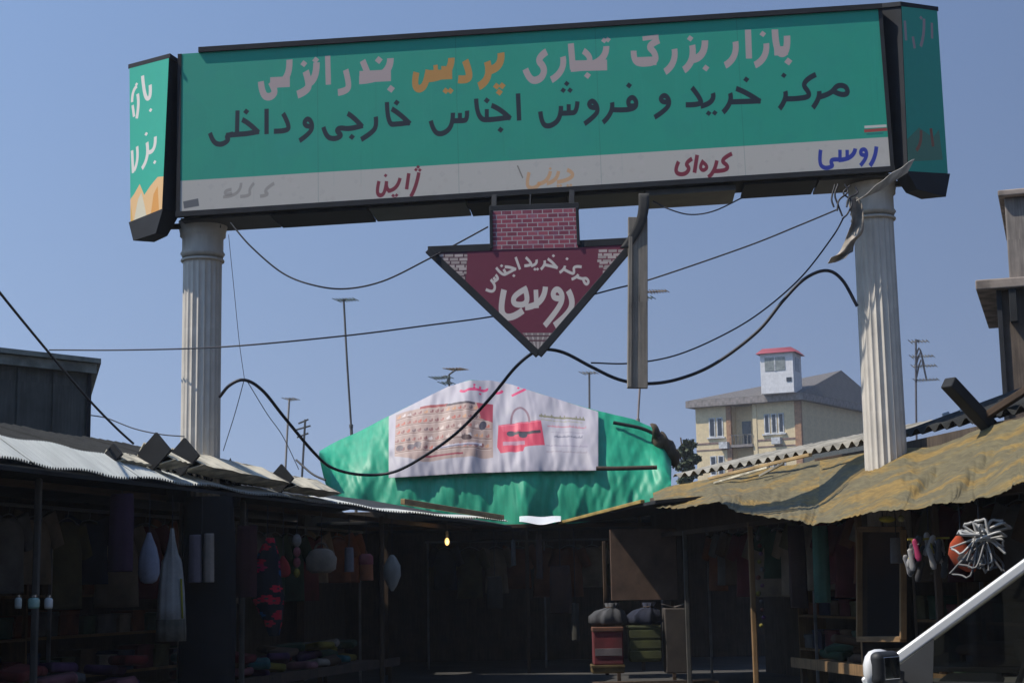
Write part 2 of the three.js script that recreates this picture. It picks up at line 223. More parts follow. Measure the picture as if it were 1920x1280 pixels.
  a(27, [[1565, 250], [1567, 296], [1530, 300], [1490, 300]]); a(25, [[1523, 262], [1523, 298]]); a(27, [[1482, 262], [1482, 330], [1420, 382], [1368, 365], [1354, 308]]); a(27, [[1618, 180], [1622, 294], [1720, 294], [1810, 280]]); a(25, [[1680, 240], [1680, 292]]); A.d(13, [[1680, 182], [1760, 352]], nv); a(27, [[1715, 214], [1762, 232], [1812, 282]]); a(28, [[1862, 150], [1868, 290]]);
  b(25, [[385, 475], [382, 527], [340, 531], [295, 532]]); b(24, [[338, 490], [338, 530]]); b(26, [[296, 500], [296, 560], [235, 607], [190, 590], [184, 530]]); B.d(11, [[327, 370], [308, 406], [345, 406]], nv); b(25, [[495, 500], [464, 506], [444, 480], [470, 459], [497, 500], [490, 542], [430, 585]]);
  b(25, [[700, 490], [668, 500], [658, 462], [685, 440], [708, 470], [698, 507], [620, 516], [578, 512]]); b(25, [[575, 480], [582, 530], [530, 577]]); B.d(12, [[665, 380]], nv); b(25, [[880, 470], [850, 476], [833, 450], [860, 429], [887, 465], [870, 512], [810, 550]]);
  b(26, [[1010, 398], [1048, 445], [1058, 488], [980, 486]]); b(26, [[1120, 430], [1132, 476], [1060, 492]]); B.d(11, [[1095, 532], [1128, 530]], nv); b(26, [[1213, 430], [1226, 472], [1178, 522]]); b(26, [[1250, 400], [1300, 418], [1366, 465]]); b(26, [[1366, 465], [1300, 468], [1225, 470]]); B.d(12, [[1297, 348]], nv);
  b(26, [[1508, 420], [1517, 452], [1480, 502]]); B.d(11, [[1498, 326]], nv); b(26, [[1662, 325], [1585, 362], [1645, 432], [1600, 454], [1515, 454]]); b(26, [[1688, 420], [1692, 452], [1658, 497]]); b(26, [[1690, 444], [1750, 428], [1782, 378], [1832, 385], [1842, 430], [1790, 432], [1762, 412]]);
  // words of the lower strip
  const gy = 'rgba(120,115,108,.45)', mr = '#7d2638', fo = 'rgba(214,150,90,.62)', bu = '#2b3a94';
  C.s(16, [[320, 205], [265, 238], [302, 262], [255, 268]], gy); C.s(15, [[215, 205], [190, 232], [202, 268], [150, 270]], gy); C.s(15, [[150, 205], [150, 268], [60, 272]], gy); C.s(15, [[95, 235], [62, 240], [70, 265], [98, 255]], gy);
  C.s(19, [[1080, 152], [1068, 222], [1042, 264]], mr); C.s(19, [[1028, 156], [1018, 226]], mr); C.s(18, [[982, 180], [970, 236], [925, 240]], mr); C.s(18, [[928, 240], [908, 238], [912, 196]], mr); C.s(18, [[912, 200], [905, 250], [878, 268], [860, 244], [872, 196]], mr); C.d(7, [[908, 162], [1086, 134], [1066, 132], [1077, 118], [965, 262], [947, 264], [957, 278]], mr);
  C.s(18, [[1852, 134], [1888, 150], [1850, 186], [1800, 194]], fo); C.s(18, [[1802, 144], [1796, 192], [1748, 200]], fo); C.s(18, [[1760, 144], [1752, 198], [1700, 204]], fo); C.s(18, [[1704, 202], [1692, 222], [1652, 226], [1638, 200], [1650, 150]], fo); C.d(6, [[1850, 212], [1866, 210], [1858, 222], [1800, 214], [1814, 212], [1760, 126]], fo); C.s(7, [[1592, 112], [1618, 172]], 'rgba(70,62,55,.5)');
  D.s(19, [[834, 188], [802, 208], [828, 234], [806, 264], [764, 264], [754, 236], [768, 205]], mr); D.s(20, [[864, 172], [852, 250]], mr); D.s(17, [[890, 200], [924, 222], [895, 250], [876, 225], [894, 198]], mr); D.s(19, [[964, 200], [954, 256], [926, 276]], mr); D.s(19, [[1036, 162], [978, 190], [1026, 224], [1004, 248], [954, 248]], mr);
  D.s(20, [[1768, 130], [1764, 184], [1740, 216]], bu); D.s(18, [[1716, 168], [1690, 170], [1690, 140], [1716, 136], [1722, 182], [1692, 216]], bu); D.s(20, [[1662, 140], [1656, 188], [1585, 192]], bu); D.s(18, [[1622, 146], [1622, 188]], bu); D.s(18, [[1586, 146], [1586, 190]], bu); D.s(19, [[1586, 190], [1546, 186], [1540, 206], [1552, 224], [1506, 236], [1480, 206], [1488, 146]], bu);
  D.s(12, [[1712, 24], [1815, 18]], '#cfc9be'); D.s(14, [[1712, 44], [1818, 36]], '#a8453f'); D.s(9, [[1722, 60], [1800, 56]], '#1c7d74');
  full.f([[343, 378], [372, 372], [374, 386], [345, 391]], 'rgba(70,72,78,.75)');
  part('sign_face', quadGeo(S(0, 1, 0), S(1, 1, 0), S(1, 0, 0), S(0, 0, 0)), new THREE.MeshStandardMaterial({ map: ctex(cv), roughness: .62, side: THREE.DoubleSide }), t);
  part('box', hexa(S, 0, 1, -.012, 1.0, -.60, -.006), M.metalDark, t);
  part('top_rim', hexa(S, .027, 1.004, 1.0, 1.032, -.62, .026), M.metalDark, t);
  part('end_trim', hexa(S, -.004, .0015, 0, 1.0, -.02, .006), M.metalDark, t); part('end_trim', hexa(S, .9985, 1.004, 0, 1.0, -.02, .006), M.metalDark, t);
  part('bottom_rim', hexa(S, -.004, 1.004, -.034, -.002, -.03, .034), M.metalDark, t);
  const cuts = [0, .13, .27, .41, .55, .66, .787, .797, .9, 1.0];
  for (let i = 0; i < cuts.length - 1; i++) if (i !== 6) { const dr = [0, .004, .002, .006, .003, .03, 0, .002, .004][i]; part('soffit_panel', hexa(S, cuts[i] + .0012, cuts[i + 1] - .0012, -.05 - dr, -.036 - dr * .3, -.60, -.032), i === 5 ? M.metalMid : i % 2 ? M.metalDark : mat(lin(.045, .043, .042), .6), t); }
  // angled end boxes
  const ends = [
    { far: [[243, 128], [245, 416]], near: [[317, 109], [304, 392]], back: [[336, 122], [334, 400]], dF: ZL + .42, dN: ZL - .03, dB: ZL + .16, q: 'sunlit angled end panel with two cropped words over orange flames' },
    { far: [[1757, 20], [1777, 325]], near: [[1690, 12], [1703, 322]], back: [[1651, 15], [1673, 318]], dF: ZR + .42, dN: ZR - .03, dB: ZR + .16, q: 'shaded angled end panel with faded lettering' }];
  ends.forEach((e, k) => {
    const f0 = P(...e.far[1], e.dF), f1 = P(...e.far[0], e.dF), n0 = P(...e.near[1], e.dN), n1 = P(...e.near[0], e.dN), b0 = P(...e.back[1], e.dB), b1 = P(...e.back[0], e.dB), z0 = f0.clone().lerp(b0, .5).add(V(0, 0, -.25)), z1 = f1.clone().lerp(b1, .5).add(V(0, 0, -.25));
    const bx = part('end_box', k ? hull([b0, n0, f0, z0], [b1, n1, f1, z1]) : hull([f0, n0, b0, z0], [f1, n1, b1, z1]), M.metalDark, t);
    const [c2, x2] = canvas(256, 900, '#2ba389'); let ps = [e.far[0], e.near[0], e.near[1], e.far[1]]; if (k) ps = [e.near[0], e.far[0], e.far[1], e.near[1]];
    const m2 = quadMap(ps, 256, 900); speckle(x2, 256, 900, 120, ['#33b096', '#259880'], 6, 40, .12);
    if (!k) { const L = painter(x2, m2, 220, 90, 3.28, 3.3), w2 = '#d6cdc4';
      L.f([[60, 960], [105, 900], [140, 838], [168, 905], [205, 850], [250, 795], [310, 790], [310, 1080], [60, 1120]], '#d8ae78'); L.f([[100, 1080], [130, 930], [150, 890], [168, 960], [190, 1080]], '#c9c0a6'); L.f([[200, 1080], [225, 900], [250, 850], [262, 1080]], '#cf9040'); L.f([[70, 1090], [84, 960], [100, 1090]], '#caa04a');
      L.s(22, [[205, 235], [210, 315], [168, 312], [158, 178]], w2); L.d(9, [[207, 385]], w2); L.s(20, [[128, 290], [138, 350], [122, 430]], w2); L.s(18, [[118, 240], [92, 260], [92, 330]], w2); L.d(8, [[120, 225]], w2); L.s(18, [[96, 360], [104, 420]], w2);
      L.s(22, [[236, 555], [238, 652], [192, 645]], w2); L.s(22, [[186, 590], [200, 680], [158, 738]], w2); L.d(9, [[232, 705], [180, 532]], w2); L.s(20, [[124, 615], [134, 700], [108, 750]], w2); L.s(20, [[92, 640], [98, 765]], w2);
    } else { const R = painter(x2, m2, 1280, 0, 2.667, 3.3), w2 = '#b39a94'; R.s(16, [[1205, 100], [1208, 180], [1190, 230]], w2); R.s(14, [[1150, 190], [1158, 240]], w2); R.s(14, [[1245, 120], [1246, 190]], w2); R.d(7, [[1190, 90]], w2); R.s(15, [[1110, 560], [1112, 640]], '#a58f8a'); R.s(15, [[1190, 660], [1195, 720], [1170, 750]], '#9c5a44'); R.s(15, [[1240, 650], [1250, 730]], '#9c5a44'); R.f([[1120, 700], [1180, 640], [1250, 690], [1280, 650], [1300, 800], [1120, 810]], 'rgba(150,110,80,.45)'); R.s(14, [[1110, 110], [1116, 200]], w2); }
    const nn = n0.clone().sub(f0).cross(n1.clone().sub(f0)).normalize(); if (nn.z < 0) nn.negate(); const o = (p) => p.clone().addScaledVector(nn, .006), g = k ? quadGeo(o(n1), o(f1), o(f0), o(n0)) : quadGeo(o(f1), o(n1), o(n0), o(f0));
    const pn = part('end_panel', g, new THREE.MeshStandardMaterial({ map: ctex(c2), roughness: .6, side: THREE.DoubleSide }), t); pn.userData.label = e.q;
    const up = V(0, .09, 0), out = [f0, n0, b0, z0].map((p) => p), cen = f0.clone().add(n0).add(b0).add(z0).multiplyScalar(.25), grow = (p, s) => cen.clone().lerp(p, s);
    part('end_cap', hull(k ? [b1, n1, f1, z1].map((p) => p.clone().lerp(cen.clone().setY(p.y), -.06)) : [f1, n1, b1, z1].map((p) => p.clone().lerp(cen.clone().setY(p.y), -.06)), (k ? [b1, n1, f1, z1] : [f1, n1, b1, z1]).map((p) => p.clone().lerp(cen.clone().setY(p.y), -.06).add(V(0, .045, 0)))), M.metalDark, t);
    const rg = k ? [b0, n0, f0, z0] : [f0, n0, b0, z0], hi = rg.map((p) => p.clone().lerp(cen.clone().setY(p.y), -.09)), lo = rg.map((p) => p.clone().lerp(cen.clone().setY(p.y), .28).add(V(k ? .06 : -.05, -.25, 0)).setY(cen.y - .215));
    part('end_skirt', hull(lo, hi), M.metalDark, t);
    part('bracket', beam(cen.clone().add(V(0, -.1, 0)), S(k ? .96 : .05, -.06, -.3), .06, .05), M.metalMid, t);
  });
  base(t);
}
{ // sagging torn pieces at the right capital
  const w = mat(lin(.66, .64, .60), .6, { map: dirtTex });
  const a = P(1708, 312, ZR - .09), b = P(1612, 374, ZR - .16);
  const g1 = sheet((u, v) => { const p = b.clone().lerp(a, u); p.y += (v - .5) * (.03 + .09 * Math.min(1, u * 2.2)) - .006 * Math.sin(u * 19) * v; p.x += (v - .5) * .06; p.z += .05 * v; return p; }, 24, 6, .006);
  single('bent_metal_strip', g1, w, 'bent white metal strip sticking out under the right end of the green sign', 'metal strip');
  const pts = [[1600, 372], [1607, 400], [1606, 430], [1595, 455], [1582, 475], [1568, 488]].map(([x, y]) => P(x, y, ZR - .02)), cu = new THREE.CatmullRomCurve3(pts);
  single('torn_cloth_strip', sheet((u, v) => { const p = cu.getPoint(u); p.x += (v - .5) * (.10 + .08 * u + .02 * Math.sin(u * 17)); p.y += (v - .5) * .05 + .01 * Math.sin(u * 23); p.z += .04 * Math.sin(u * 9 + v * 5); return p; }, 26, 8, .006), mat(lin(.40, .36, .31), .8, { map: dirtTex }), 'torn pale strip dangling beside the top of the column in the yellow awning', 'torn strip');
  const t = thing('wire_tangle', 'tangle of black wires hanging from the sign corner beside the dangling torn strip', 'wires');
  for (const q of [[[1572, 345], [1566, 365], [1572, 384], [1580, 405]], [[1584, 345], [1590, 360], [1574, 375], [1570, 395]], [[1594, 348], [1582, 362], [1598, 378], [1590, 400], [1580, 410]], [[1566, 346], [1560, 372], [1564, 388]], [[1604, 350], [1608, 362], [1592, 372], [1588, 388]]]) part('wire', tube(q.map(([x, y], i) => P(x, y, ZR - .02 - .02 * i)), .009, 24, 6), M.cable, t);
  base(t);
}
{ // arrow sign
  const t = thing('arrow_sign', 'maroon downward arrow sign with brick-pattern shaft hung under the green sign', 'sign'), d = 15.12;
  const pl = plane(P(1000, 460, d), V(1, 0, .075), V(0, 1, 0)), pt = (x, y, w = 0) => pl.hit(x, y).addScaledVector(pl.Z, w), W = 1200, H = 680, fit = (p) => { const [a, b] = pl.loc(p); return [(a + 1.05) / 2.1, (b + 1.09) / 1.19]; };
  const [cv, x] = canvas(W, H, '#6f2a3e'), mp = (px, py) => { const [a, b] = fit(pl.hit(px, py)); return [a * W, (1 - b) * H]; }, Z = painter(x, mp, 760, 360, 3.414, W / 2.1 * d / F), w = '#cfc5bd';
  speckle(x, W, H, 300, ['#7b3046', '#642337', '#70303f'], 8, 50, .15);
  const bricks = (x0, y0, x1, y1, c0, c1, bw, bh) => { for (let r = 0, yy = y0; yy < y1; yy += bh, r++) for (let xx = x0 - (r % 2 ? bw / 2 : 0); xx < x1; xx += bw) { x.fillStyle = rnd() < .5 ? c0 : c1; const [a0, b0] = mp(760 + Math.max(x0, xx + 4) / 3.414, 360 + (yy + 4) / 3.414), [a1, b1] = mp(760 + Math.min(x1, xx + bw - 4) / 3.414, 360 + (yy + bh - 4) / 3.414); if (a1 > a0) x.fillRect(a0, b0, a1 - a0, b1 - b0); } };
  Z.f([[120, 370], [400, 385], [390, 580], [330, 560]], '#4d2a36'); for (const q of [[190, 400, 400, 440], [230, 445, 395, 480], [280, 485, 395, 515], [320, 520, 385, 555]]) bricks(...q, '#b9aaa4', '#a49690', 62, 24);
  for (const q of [[1235, 370, 1420, 405], [1230, 410, 1390, 440], [1240, 445, 1360, 475], [1265, 480, 1325, 510]]) bricks(...q, '#b9aaa4', '#a49690', 62, 24);
  Z.f([[750, 905], [950, 905], [850, 1030]], '#8d7f7c'); for (let i = 0; i < 5; i++) Z.s(9, [[775 + i * 38, 910], [815 + i * 18, 1000]], '#c2b6ae'); Z.s(9, [[770, 925], [935, 925]], '#5d3a42'); Z.s(9, [[795, 955], [905, 955]], '#5d3a42');
  Z.s(38, [[1050, 645], [1078, 695], [1050, 785], [965, 852]], w); Z.s(34, [[1000, 685], [960, 692], [943, 652], [975, 618], [1012, 665], [990, 745], [900, 852]], w); Z.s(36, [[898, 622], [890, 732], [780, 742]], w); Z.s(32, [[838, 640], [842, 738]], w); Z.s(34, [[772, 625], [700, 660], [690, 722], [760, 730], [790, 690], [770, 630]], w); Z.s(40, [[745, 770], [700, 805], [630, 806], [612, 735], [632, 642]], w);
  // three words on an arc: each word given as strokes on a straight line, then bent
  const arc = [
    { x0: 1470, x1: 1845, z: 2.909, base: (x) => 455 - (x - 1600) * .072, st: [[[1508, 420], [1517, 452], [1480, 502]], [[1662, 325], [1585, 362], [1645, 432], [1600, 454], [1515, 454]], [[1688, 420], [1692, 452], [1658, 497]], [[1690, 444], [1750, 428], [1782, 378], [1832, 385], [1842, 430], [1790, 432], [1762, 412]]], dots: [[1498, 330]] },
    { x0: 965, x1: 1372, z: 2.909, base: (x) => 478 - (x - 1180) * .072, st: [[[1010, 398], [1048, 445], [1058, 488], [980, 486]], [[1120, 430], [1132, 476], [1060, 492]], [[1213, 430], [1226, 472], [1178, 522]], [[1250, 400], [1300, 418], [1366, 465]], [[1366, 465], [1300, 468], [1225, 470]]], dots: [[1297, 348], [1095, 532], [1128, 530]] },
    { x0: 1345, x1: 1885, z: 3.097, base: (x) => 294 - (x - 1650) * .072, st: [[[1565, 250], [1567, 296], [1530, 300], [1490, 300]], [[1523, 262], [1523, 298]], [[1482, 262], [1482, 330], [1420, 382], [1368, 365], [1354, 308]], [[1618, 180], [1622, 294], [1720, 294], [1810, 280]], [[1680, 240], [1680, 292]], [[1715, 214], [1762, 232], [1812, 282]], [[1862, 150], [1868, 290]]], dots: [[1680, 182], [1760, 352]] }];
  let along = 10; for (const wd of arc) { const bend = ([px, py]) => { const dx = (wd.x1 - px) / wd.z + along, up = (wd.base(px) - py) / wd.z, th = (49 - dx / 478 * 101) * Math.PI / 180, r = 418 + up * 1.62; return [855 + r * Math.sin(th), 890 - r * Math.cos(th)]; }; const dense = (st) => { const o = []; for (let i = 0; i < st.length - 1; i++) o.push(st[i]); o.push(st[st.length - 1]); return o.map(bend); };
    for (const st of wd.st) Z.s(17, dense(st), w); Z.d(8, wd.dots.map(bend), w); along += (wd.x1 - wd.x0) / wd.z + 14; }
  const A3 = [803, 470], B3 = [1192, 453], C3 = [1010, 666], faceM = new THREE.MeshStandardMaterial({ map: ctex(cv), roughness: .6, side: THREE.DoubleSide });
  const tri = new THREE.BufferGeometry(), pp = [], uu = [], ii = [], N = 10; for (let i = 0; i <= N; i++) for (let j = 0; j <= i; j++) { const a = i / N, b = i ? j / i : 0, ex = lerp(C3[0], lerp(A3[0], B3[0], b), a), ey = lerp(C3[1], lerp(A3[1], B3[1], b), a), q = pt(ex, ey, .045); pp.push(q.x, q.y, q.z); uu.push(...fit(q)); if (i < N) { const k = i * (i + 1) / 2 + j; ii.push(k, k + i + 2, k + i + 1); if (j < i) ii.push(k, k + 1, k + i + 2); } }
  tri.setAttribute('position', new THREE.Float32BufferAttribute(pp, 3)); tri.setAttribute('uv', new THREE.Float32BufferAttribute(uu, 2)); tri.setIndex(ii); tri.computeVertexNormals(); part('arrow_head', tri, faceM, t);
  part('backing', hull([pt(...C3, -.03), pt(...B3, -.03), pt(...A3, -.03)], [pt(...C3, .04), pt(...B3, .04), pt(...A3, .04)]), M.metalDark, t);
  const ed = (a, b, wd) => part('frame_bar', beam(pt(...a, .03), pt(...b, .03), wd, .07), M.metalDark, t); ed(A3, C3, .05); ed(B3, C3, .05); ed(A3, [924, 465], .04); ed([1084, 459], B3, .04);
  const [c2, x2] = canvas(512, 256, '#a3989a'); for (let r = 0; r < 9; r++) for (let k = -1; k < 9; k++) { x2.fillStyle = ['#8f3f50', '#83374a', '#9a4a58', '#7a3346'][(rnd() * 4) | 0]; x2.fillRect(k * 62 + (r % 2) * 31 + 3, r * 28.5 + 3, 56, 23); } speckle(x2, 512, 256, 120, ['#8b6c80', '#6d5f80', '#a07c88'], 3, 20, .25);
  const q4 = [[922, 398], [1080, 392], [1084, 466], [922, 470]];
  part('brick_panel', quadGeo(...q4.map((q) => pt(...q, .05))), new THREE.MeshStandardMaterial({ map: ctex(c2), roughness: .7, side: THREE.DoubleSide }), t); part('shaft_box', hull([q4[3], q4[2], q4[1], q4[0]].map((q) => pt(...q, -.03)), [q4[3], q4[2], q4[1], q4[0]].map((q) => pt(...q, .044))), M.metalDark, t);
  ed([921, 396], [922, 468], .03); ed([1082, 390], [1085, 462], .03); ed([918, 394], [1086, 388], .035);
  for (const [px, y0, y1] of [[926, 396, 362], [994, 394, 362], [1072, 390, 354]]) part('hanger', beam(pt(px, y0, 0), pt(px, y1, -.06), px === 994 ? .012 : .05, .03), M.metalDark, t);
  base(t);
}
{ // hanging board
  const t = thing('hanging_board', 'long weathered grey board hanging upright beside the maroon arrow sign', 'board'), d = 14.92;
  part('plank', beam(P(1196, 728, d), P(1196, 408, d), .185, .06, .08), M.board, t); part('plank_edge', beam(P(1180, 727, d + .01), P(1182, 440, d + .01), .035, .11, .1), M.board, t);
  const c = new THREE.CatmullRomCurve3([[1207, 364], [1206, 395], [1200, 420], [1186, 446], [1172, 466]].map(([x, y]) => P(x, y, d - .01)));
  part('strap', sheet((u, v) => c.getPoint(u).add(V((v - .5) * .10, 0, .04 + .01 * Math.sin(u * 5))), 16, 3, .02), mat(lin(.07, .066, .06), .8), t); base(t);
}
// ------------------------------------------------------------------ cables
function cable(pts, r, label, name = 'overhead_cable', m = M.cable) { const o = single(name, tube(pts.map(([x, y, d]) => P(x, y, d)), r, 260, 7), m, label, 'cable'); return o; }
cable([[432, 418, 15.3], [470, 462, 15.2], [530, 512, 15.1], [590, 535, 15], [650, 541, 15], [720, 526, 15], [800, 487, 15.1], [860, 455, 15.2], [915, 425, 15.25]], .0085, 'cable sagging from the left column capital to the brick-pattern panel');
cable([[92, 656, 17.0], [240, 656, 16.2], [420, 650, 14.9], [640, 630, 14.9], [800, 610, 15.2], [930, 592, 15.5], [1060, 565, 15.5], [1150, 542, 15.4], [1225, 522, 15.2], [1400, 462, 15.1], [1500, 422, 15.05], [1572, 392, 15]], .008, 'long thin cable running from the grey shed past both columns', 'overhead_cable', M.cableThin);
cable([[411, 744, 15.5], [430, 722, 15.4], [458, 712, 15.4], [492, 732, 15.5], [535, 785, 15.8], [590, 850, 16.4], [625, 878, 17], [680, 890, 17.5], [740, 884, 17.5], [800, 852, 17], [860, 808, 16.5], [920, 745, 16], [965, 690, 15.6], [1000, 661, 15.35], [1025, 655, 15.3], [1060, 662, 15.2], [1110, 688, 15.2], [1160, 711, 15.2], [1210, 719, 15.2], [1270, 711, 15.2], [1340, 682, 15.2], [1420, 622, 15.2], [1470, 562, 15.2], [1510, 522, 15.2], [1550, 507, 15.2], [1580, 525, 15.2], [1608, 574, 15.2]], .0165, 'thick black cable looping between both columns under the arrow tip');
cable([[1108, 680, 15.6], [1180, 681, 15.6], [1260, 668, 15.5], [1340, 636, 15.4], [1420, 590, 15.3], [1500, 522, 15.2], [1560, 446, 15.1], [1584, 405, 15]], .008, 'thin cable curving above the thick loop towards the dangling torn strip', 'overhead_cable', M.cableThin);
cable([[-60, 470, 12.5], [0, 550, 13.5], [90, 660, 14.8], [165, 748, 15.6], [215, 800, 15.9], [250, 832, 16]], .012, 'black cable slanting down past the grey shed onto the dark roof');
cable([[168, 778, 16], [200, 784, 16], [250, 803, 15.6], [300, 814, 15.3], [345, 818, 15.2]], .006, 'thin slack wire between the grey shed and the left column', 'overhead_cable', M.cableThin);
cable([[1225, 377, 15.2], [1255, 392, 15.1], [1295, 402, 15.1], [1340, 395, 15.1], [1395, 369, 15.2]], .007, 'short slack wire looping under the green sign beside the hanging board', 'overhead_cable', M.cableThin);
cable([[428, 440, 15.4], [438, 540, 15.4], [448, 640, 15.4], [458, 712, 15.4]], .003, 'fine tie wire holding up the thick cable beside the left column', 'tie_wire', M.cableThin);
cable([[457, 713, 15.4], [440, 775, 15.5], [418, 845, 15.6]], .004, 'fine guy wire running from the cable bend down to the left roof', 'tie_wire', M.cableThin);
cable([[464, 716, 15.4], [500, 775, 16], [530, 818, 16.5], [560, 880, 17]], .004, 'fine guy wire slanting from the cable bend to the cream ridge pieces', 'tie_wire', M.cableThin);
cable([[555, 862, 17.6], [585, 888, 17.4], [610, 900, 17.3]], .012, 'short black cable end lying over the cream ridge pieces');

// ------------------------------------------------------------------ left stall row
const LA = V(-3.75, 0, -11.7), LB = V(-.1, 0, -25), ldir = LB.clone().sub(LA).normalize(), lin_ = V(ldir.z, 0, -ldir.x);   // lin_: inwards, away from the alley
const LP = (s, inw, y) => LA.clone().addScaledVector(ldir, s).addScaledVector(lin_, inw).setY(y);
const LLEN = LA.distanceTo(LB);
const leftStall = thing('market_stall', 'dark open stall row under the pale mint corrugated eave', 'stall');
{
  const t = leftStall;
  const top = [[-260, 762], [0, 804], [94, 819], [240, 845], [300, 861], [375, 884], [450, 903], [640, 931], [760, 954], [950, 971]], bot = [[-260, 816], [0, 857], [94, 875], [240, 895], [300, 900], [375, 908], [450, 921], [640, 944], [760, 961], [950, 976]];
  const xs = [-260, -170, -90, -10, 60, 128, 195, 262, 330, 392, 455, 520, 580, 640, 705, 770, 835, 895, 950];
  for (let i = 0; i < xs.length - 1; i++) { const off = rr(-.02, .02), nw = 14;
    part('eave_sheet', sheet((u, v) => { const px = lerp(xs[i], xs[i + 1] + 2, u), w = Math.sin(u * nw * 2 * Math.PI) * .012, p = onLine(px, lerp(poly(top, px), poly(bot, px), v), LA, LB, 0); p.addScaledVector(lin_, (1 - v) * .32 + off).add(V(0, w + rr(0, 0) + .012 * Math.sin(px * .05), 0)); return p; }, nw * 8, 4, .004), M.mint, t); }
  for (let k = 0; k < 10; k++) { const s0 = -2.3 + k * .98, s1 = s0 + 1.0; if (s0 > 6.4) break;
    part('roof_sheet', sheet((u, v) => { const w = Math.sin(u * 6 * 2 * Math.PI) * .03; return LP(lerp(s0, s1, u), .30 + v * 1.75, 2.50 + v * .50 + w + (k % 2) * .012); }, 48, 3, .008), M.mossRoof, t); }
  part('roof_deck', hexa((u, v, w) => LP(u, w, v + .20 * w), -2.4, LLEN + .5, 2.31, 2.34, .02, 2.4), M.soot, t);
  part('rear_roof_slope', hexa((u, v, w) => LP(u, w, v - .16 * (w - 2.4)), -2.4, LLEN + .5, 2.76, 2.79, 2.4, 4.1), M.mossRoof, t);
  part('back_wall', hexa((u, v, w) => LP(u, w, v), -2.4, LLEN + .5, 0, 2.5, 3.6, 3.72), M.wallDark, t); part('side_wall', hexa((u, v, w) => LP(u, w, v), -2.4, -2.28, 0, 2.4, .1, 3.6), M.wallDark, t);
  part('rail', beam(LP(-2.3, .62, 2.30), LP(LLEN, .62, 2.30), .05, .06), M.woodDark, t);
  for (const px of [505, 758, 790, 130]) { const q = onLine(px, 1100, LA, LB, 0), s = q.clone().sub(LA).dot(ldir), inw = px === 790 ? .55 : .3; part('post', beam(LP(s, inw, 0), LP(s, inw, 2.32), .055, .055, .3), px > 700 ? M.woodDark : M.metalMid, t); }
  base(t);
}
{ // loose roof pieces on the left row: diamond ridge pieces with dark ends
  const ridge = (a, b, sz, label) => { const t = thing('ridge_piece', label, 'roof piece', 'ridge pieces lying on the left roof'), ax = b.clone().sub(a).normalize(), up = V(0, 1, 0), sd = ax.clone().cross(up).normalize();
    const ring = (c, k = 1) => (k > 1 ? [[.1, 1.15], [1.02, .12], [-.1, -1.0], [-1.02, 0]] : [[-.7, .62], [1.3, -.42], [-.2, -.7], [-1.2, -.3]]).map(([i, j]) => c.clone().addScaledVector(sd, i * sz * (k > 1 ? 1 : k)).addScaledVector(up, j * sz * (k > 1 ? 1 : k)));
    const nx = 10, p = sheet((u, v) => { const c = a.clone().lerp(b, v), r = ring(c), f = u * 4, i = Math.min(3, f | 0); return r[i].clone().lerp(r[(i + 1) % 4], f - i).add(V(0, .006 * Math.sin(v * 21 + u * 9), 0)); }, 32, nx, .008); part('shell', toCreasedNormals(p, .6), M.cream, t);
    for (const [c, k] of [[a, -1], [b, 1]]) { const kk = k < 0 ? 2 : .985, q = ring(c.clone().addScaledVector(ax, k * .02), kk), q2 = ring(c.clone().addScaledVector(ax, -k * .02), kk); part('end_plate', k < 0 ? hull(q, q2) : hull(q2, q), M.soot, t); } return base(t); };
  const at = (px, py, inw) => onLine(px, py, LA, LB, 0).addScaledVector(lin_, inw);
  const lay = (px0, py0, px1, py1, inw, sz, label) => ridge(at(px0, py0, inw), at(px1, py1, inw), sz, label);
  lay(372, 858, 536, 893, .16, .165, 'cream stained ridge piece with a dark diamond end in front of the left column');
  lay(320, 848, 352, 856, .16, .16, 'short ridge piece with a dark end between the dark roof and the left column');
  lay(262, 852, 312, 862, .26, .09, 'small cream ridge piece lying against the dark mossy roof');
  lay(545, 900, 628, 914, .12, .15, 'mossy cream ridge piece ending beside the green tarpaulin');
  const peak = (px, py, label) => { const b = at(px, py, .5), t = thing('tin_peak', label, 'roof piece', 'dark tin peaks behind the cream ridge pieces'); part('cone', toCreasedNormals(new THREE.ConeGeometry(.13, .26, 4).rotateY(.5), .4), M.soot, t); part('footing', rbox(.2, .3, .2, .01), M.soot, t).position.y = -.24; t.position.copy(b); return t; };
  peak(424, 862, 'dark pointed tin peak standing next to the left column behind a cream ridge piece'); peak(468, 870, 'dark pointed tin peak standing between two other tin peaks'); peak(515, 878, 'dark pointed tin peak standing nearest the green tarpaulin');
  single('wood_batten', beam(onLine(755, 940, LA, LB, .02), onLine(942, 970, LA, LB, .02), .06, .07), M.woodPale, 'pale wooden batten along the eave below the green tarpaulin', 'batten');
  { const s = thing('tarp_weight_slab', 'pinkish white slab edge on the left roof beside the green tarpaulin', 'slab'); part('slab', beam(at(528, 876, .6), at(632, 898, .6), .3, .05), mat(lin(.62, .52, .47), .8, { map: dirtTex }), s); base(s); }
}

